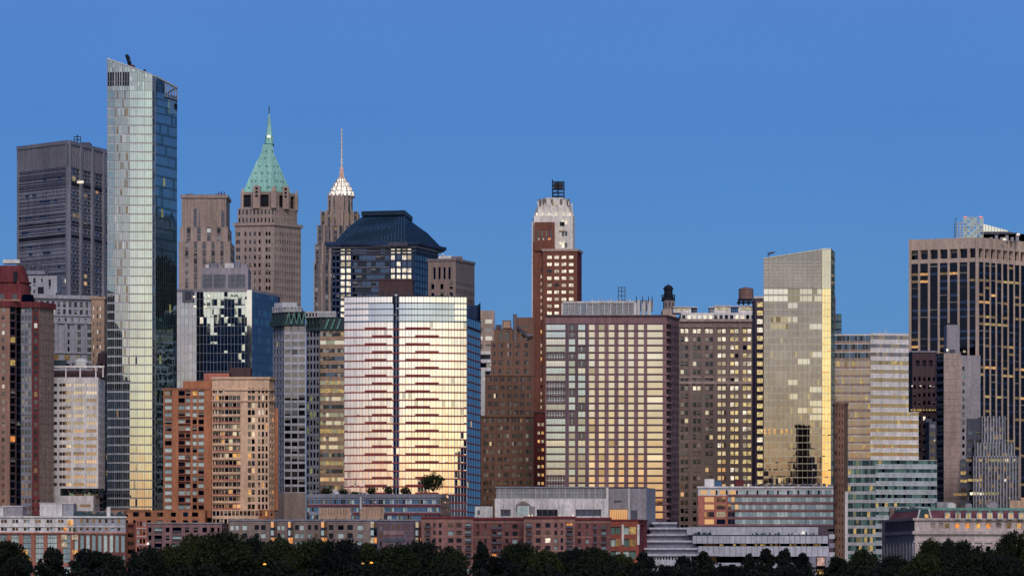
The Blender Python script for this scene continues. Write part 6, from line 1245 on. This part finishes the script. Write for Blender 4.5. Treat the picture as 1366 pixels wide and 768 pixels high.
# a low dark hedge belt under the crowns
r = random.Random(5); m = MB()
for i in range(20000):
    x_ = r.uniform(X(-60,1480), X(1430,1480)); y_ = r.uniform(1476,1486); h_ = 10.2+1.6*sin(x_*.21)+1.1*sin(x_*.53+1); z_ = r.uniform(GZ, GZ+h_)
    w1 = [r.gauss(0,.35) for _ in range(3)]; w2 = [r.gauss(0,.35) for _ in range(3)]; c = (x_, y_, z_)
    m.poly([[c[q]-w1[q] for q in range(3)], [c[q]+w2[q] for q in range(3)], [c[q]+w1[q] for q in range(3)], [c[q]-w2[q] for q in range(3)]], 'leaf_dark')
o = link(bpy.data.objects.new('undergrowth', m.mesh('undergrowth', (0,1480,GZ)))); o.location = (0,1480,GZ); props(o, 'dark belt of shrubs filling the space under the waterfront trees', 'shrubs', None, 'stuff')
zr_ = Z(663,1622)
for v, px, top, Y_, lb, wp in ((0,436,651,1632,'small rooftop shrub at the left end of the planted terrace, near the white roof box',22),(0,459,652,1632,'rooftop shrub right of the white roof box on the planted terrace',18),(0,495,649,1632,'rounded rooftop shrub left of the middle of the planted terrace',18),(0,519,648,1632,'rounded rooftop shrub at the middle of the planted terrace',17),(0,541,649,1632,'rounded rooftop shrub next to the largest rooftop tree',17),(1,578,632,1632,'largest rooftop tree, dark against the gold glass',34),(0,472,655,1632,'lowest rooftop shrub between two rounder ones',14)):
    tree('roof', v, px, top, Y_, lb, wp, 'trees on the planted roof terrace', zr_)
for x_, y_, lb, k in ((353,751.5,'street lamp glowing orange among trees at the left','lamp_orange'),(484,750.5,'dimmer left lamp of the close pair glowing among the middle trees','lit_warm'),(495.5,749.5,'brighter right lamp of the close pair glowing among the middle trees','lamp_orange')):
    Yl = 1466; T = Thing('street_lamp', lb, 'street lamp', 'lamps glowing among the trees')
    T.mb('pole').cyl(X(x_,Yl), Yl, .12, GZ, Z(y_,Yl)-.3, 'near_black', 8, .07); T.mb('lamp_head').dome(X(x_,Yl), Yl, .55, Z(y_,Yl)-.3, .5, k, 10, 4); T.mb('lamp_head/cap').cyl(X(x_,Yl), Yl, .6, Z(y_,Yl)+.2, Z(y_,Yl)+.3, 'near_black', 10); T.done()

# ================================================================ unseen towers added behind the camera for the dark reflections in the glass
def far(name, x0, x1, y, h, lb, wm='dark_blue'):
    T = Thing(name, lb, 'building', 'added towers mirrored in the glass'); p = [(x1, y), (x0, y), (x0, y-40), (x1, y-40)]
    for i, e in enumerate(edges(p)):
        if i == 0: facade(T, e, 0, h, cols=max(3, int(e.L/5)), rows=int(h/4), ww=.7, wh=.5, wall=wm, d=.3, pick=Wt(g_black=5, g_navy=4, lit_dim=.6) if wm == 'dark_blue' else Wt(curtain_blue=2, far_wall=2, g_black=2, lit_dim=.12))
        else: T.mb('wall').poly([(*e.a,0),(*e.b,0),(*e.b,h),(*e.a,h)], 'dark_blue')
    T.mb('wall').poly([(*q, h) for q in p], 'dark_blue'); T.wins, ws = [], T.wins
    m = T.mb('window_grid')
    for q, k, bl in ws: m.poly(q, k)
    T.done()
FAR = [(-298.5,-296,-320,284),(-307,-249,-300,258),(-284,-264,-340,292),(-345,-322,-300,225),(-226,-206,-320,215),(250,270,-300,122),(300,330,-320,80),(221,249,-340,104),(175,215,-300,80),(120,160,-330,66),(20,60,-320,40),(-60,-20,-300,46),(-150,-110,-310,55)]
for i, (a, b, y, h) in enumerate(FAR): far('mirrored_tower', a, b, y, h, 'unseen dark tower added behind the viewer to be mirrored in the glass', 'far_wall')
m = MB(); r = random.Random(77)  # unseen skyline added here, heights shaped for the reflections in the glass
x = -1500
while x < 1500:
    wd = r.uniform(18, 60); h = r.uniform(18, 62)
    if x < -950 and x > -1150: h += 60
    if 850 < x < 1150: h = r.uniform(115, 165)
    m.box(x, x+wd, -420, -380, -2, h, 'gray_dark' if r.random() < .5 else 'dark_blue'); x += wd+r.uniform(-2, 30)
m.box(-1090, -1062, -410, -380, -2, 195, 'dark_blue')
o = link(bpy.data.objects.new('far_shore_skyline', m.mesh('far_shore_skyline', (0,-400,0)))); o.location = (0,-400,0); props(o, 'unseen low dark skyline added behind the viewer to be mirrored in the glass', 'skyline', None, 'stuff')
m = MB(); m.box(-30000, 30000, -1400, -290, -2, 1.6, 'gray_dark'); o = link(bpy.data.objects.new('far_shore_ground', m.mesh('far_shore_ground', (0,-800,0)))); o.location = (0,-800,0); o['kind'] = 'structure'
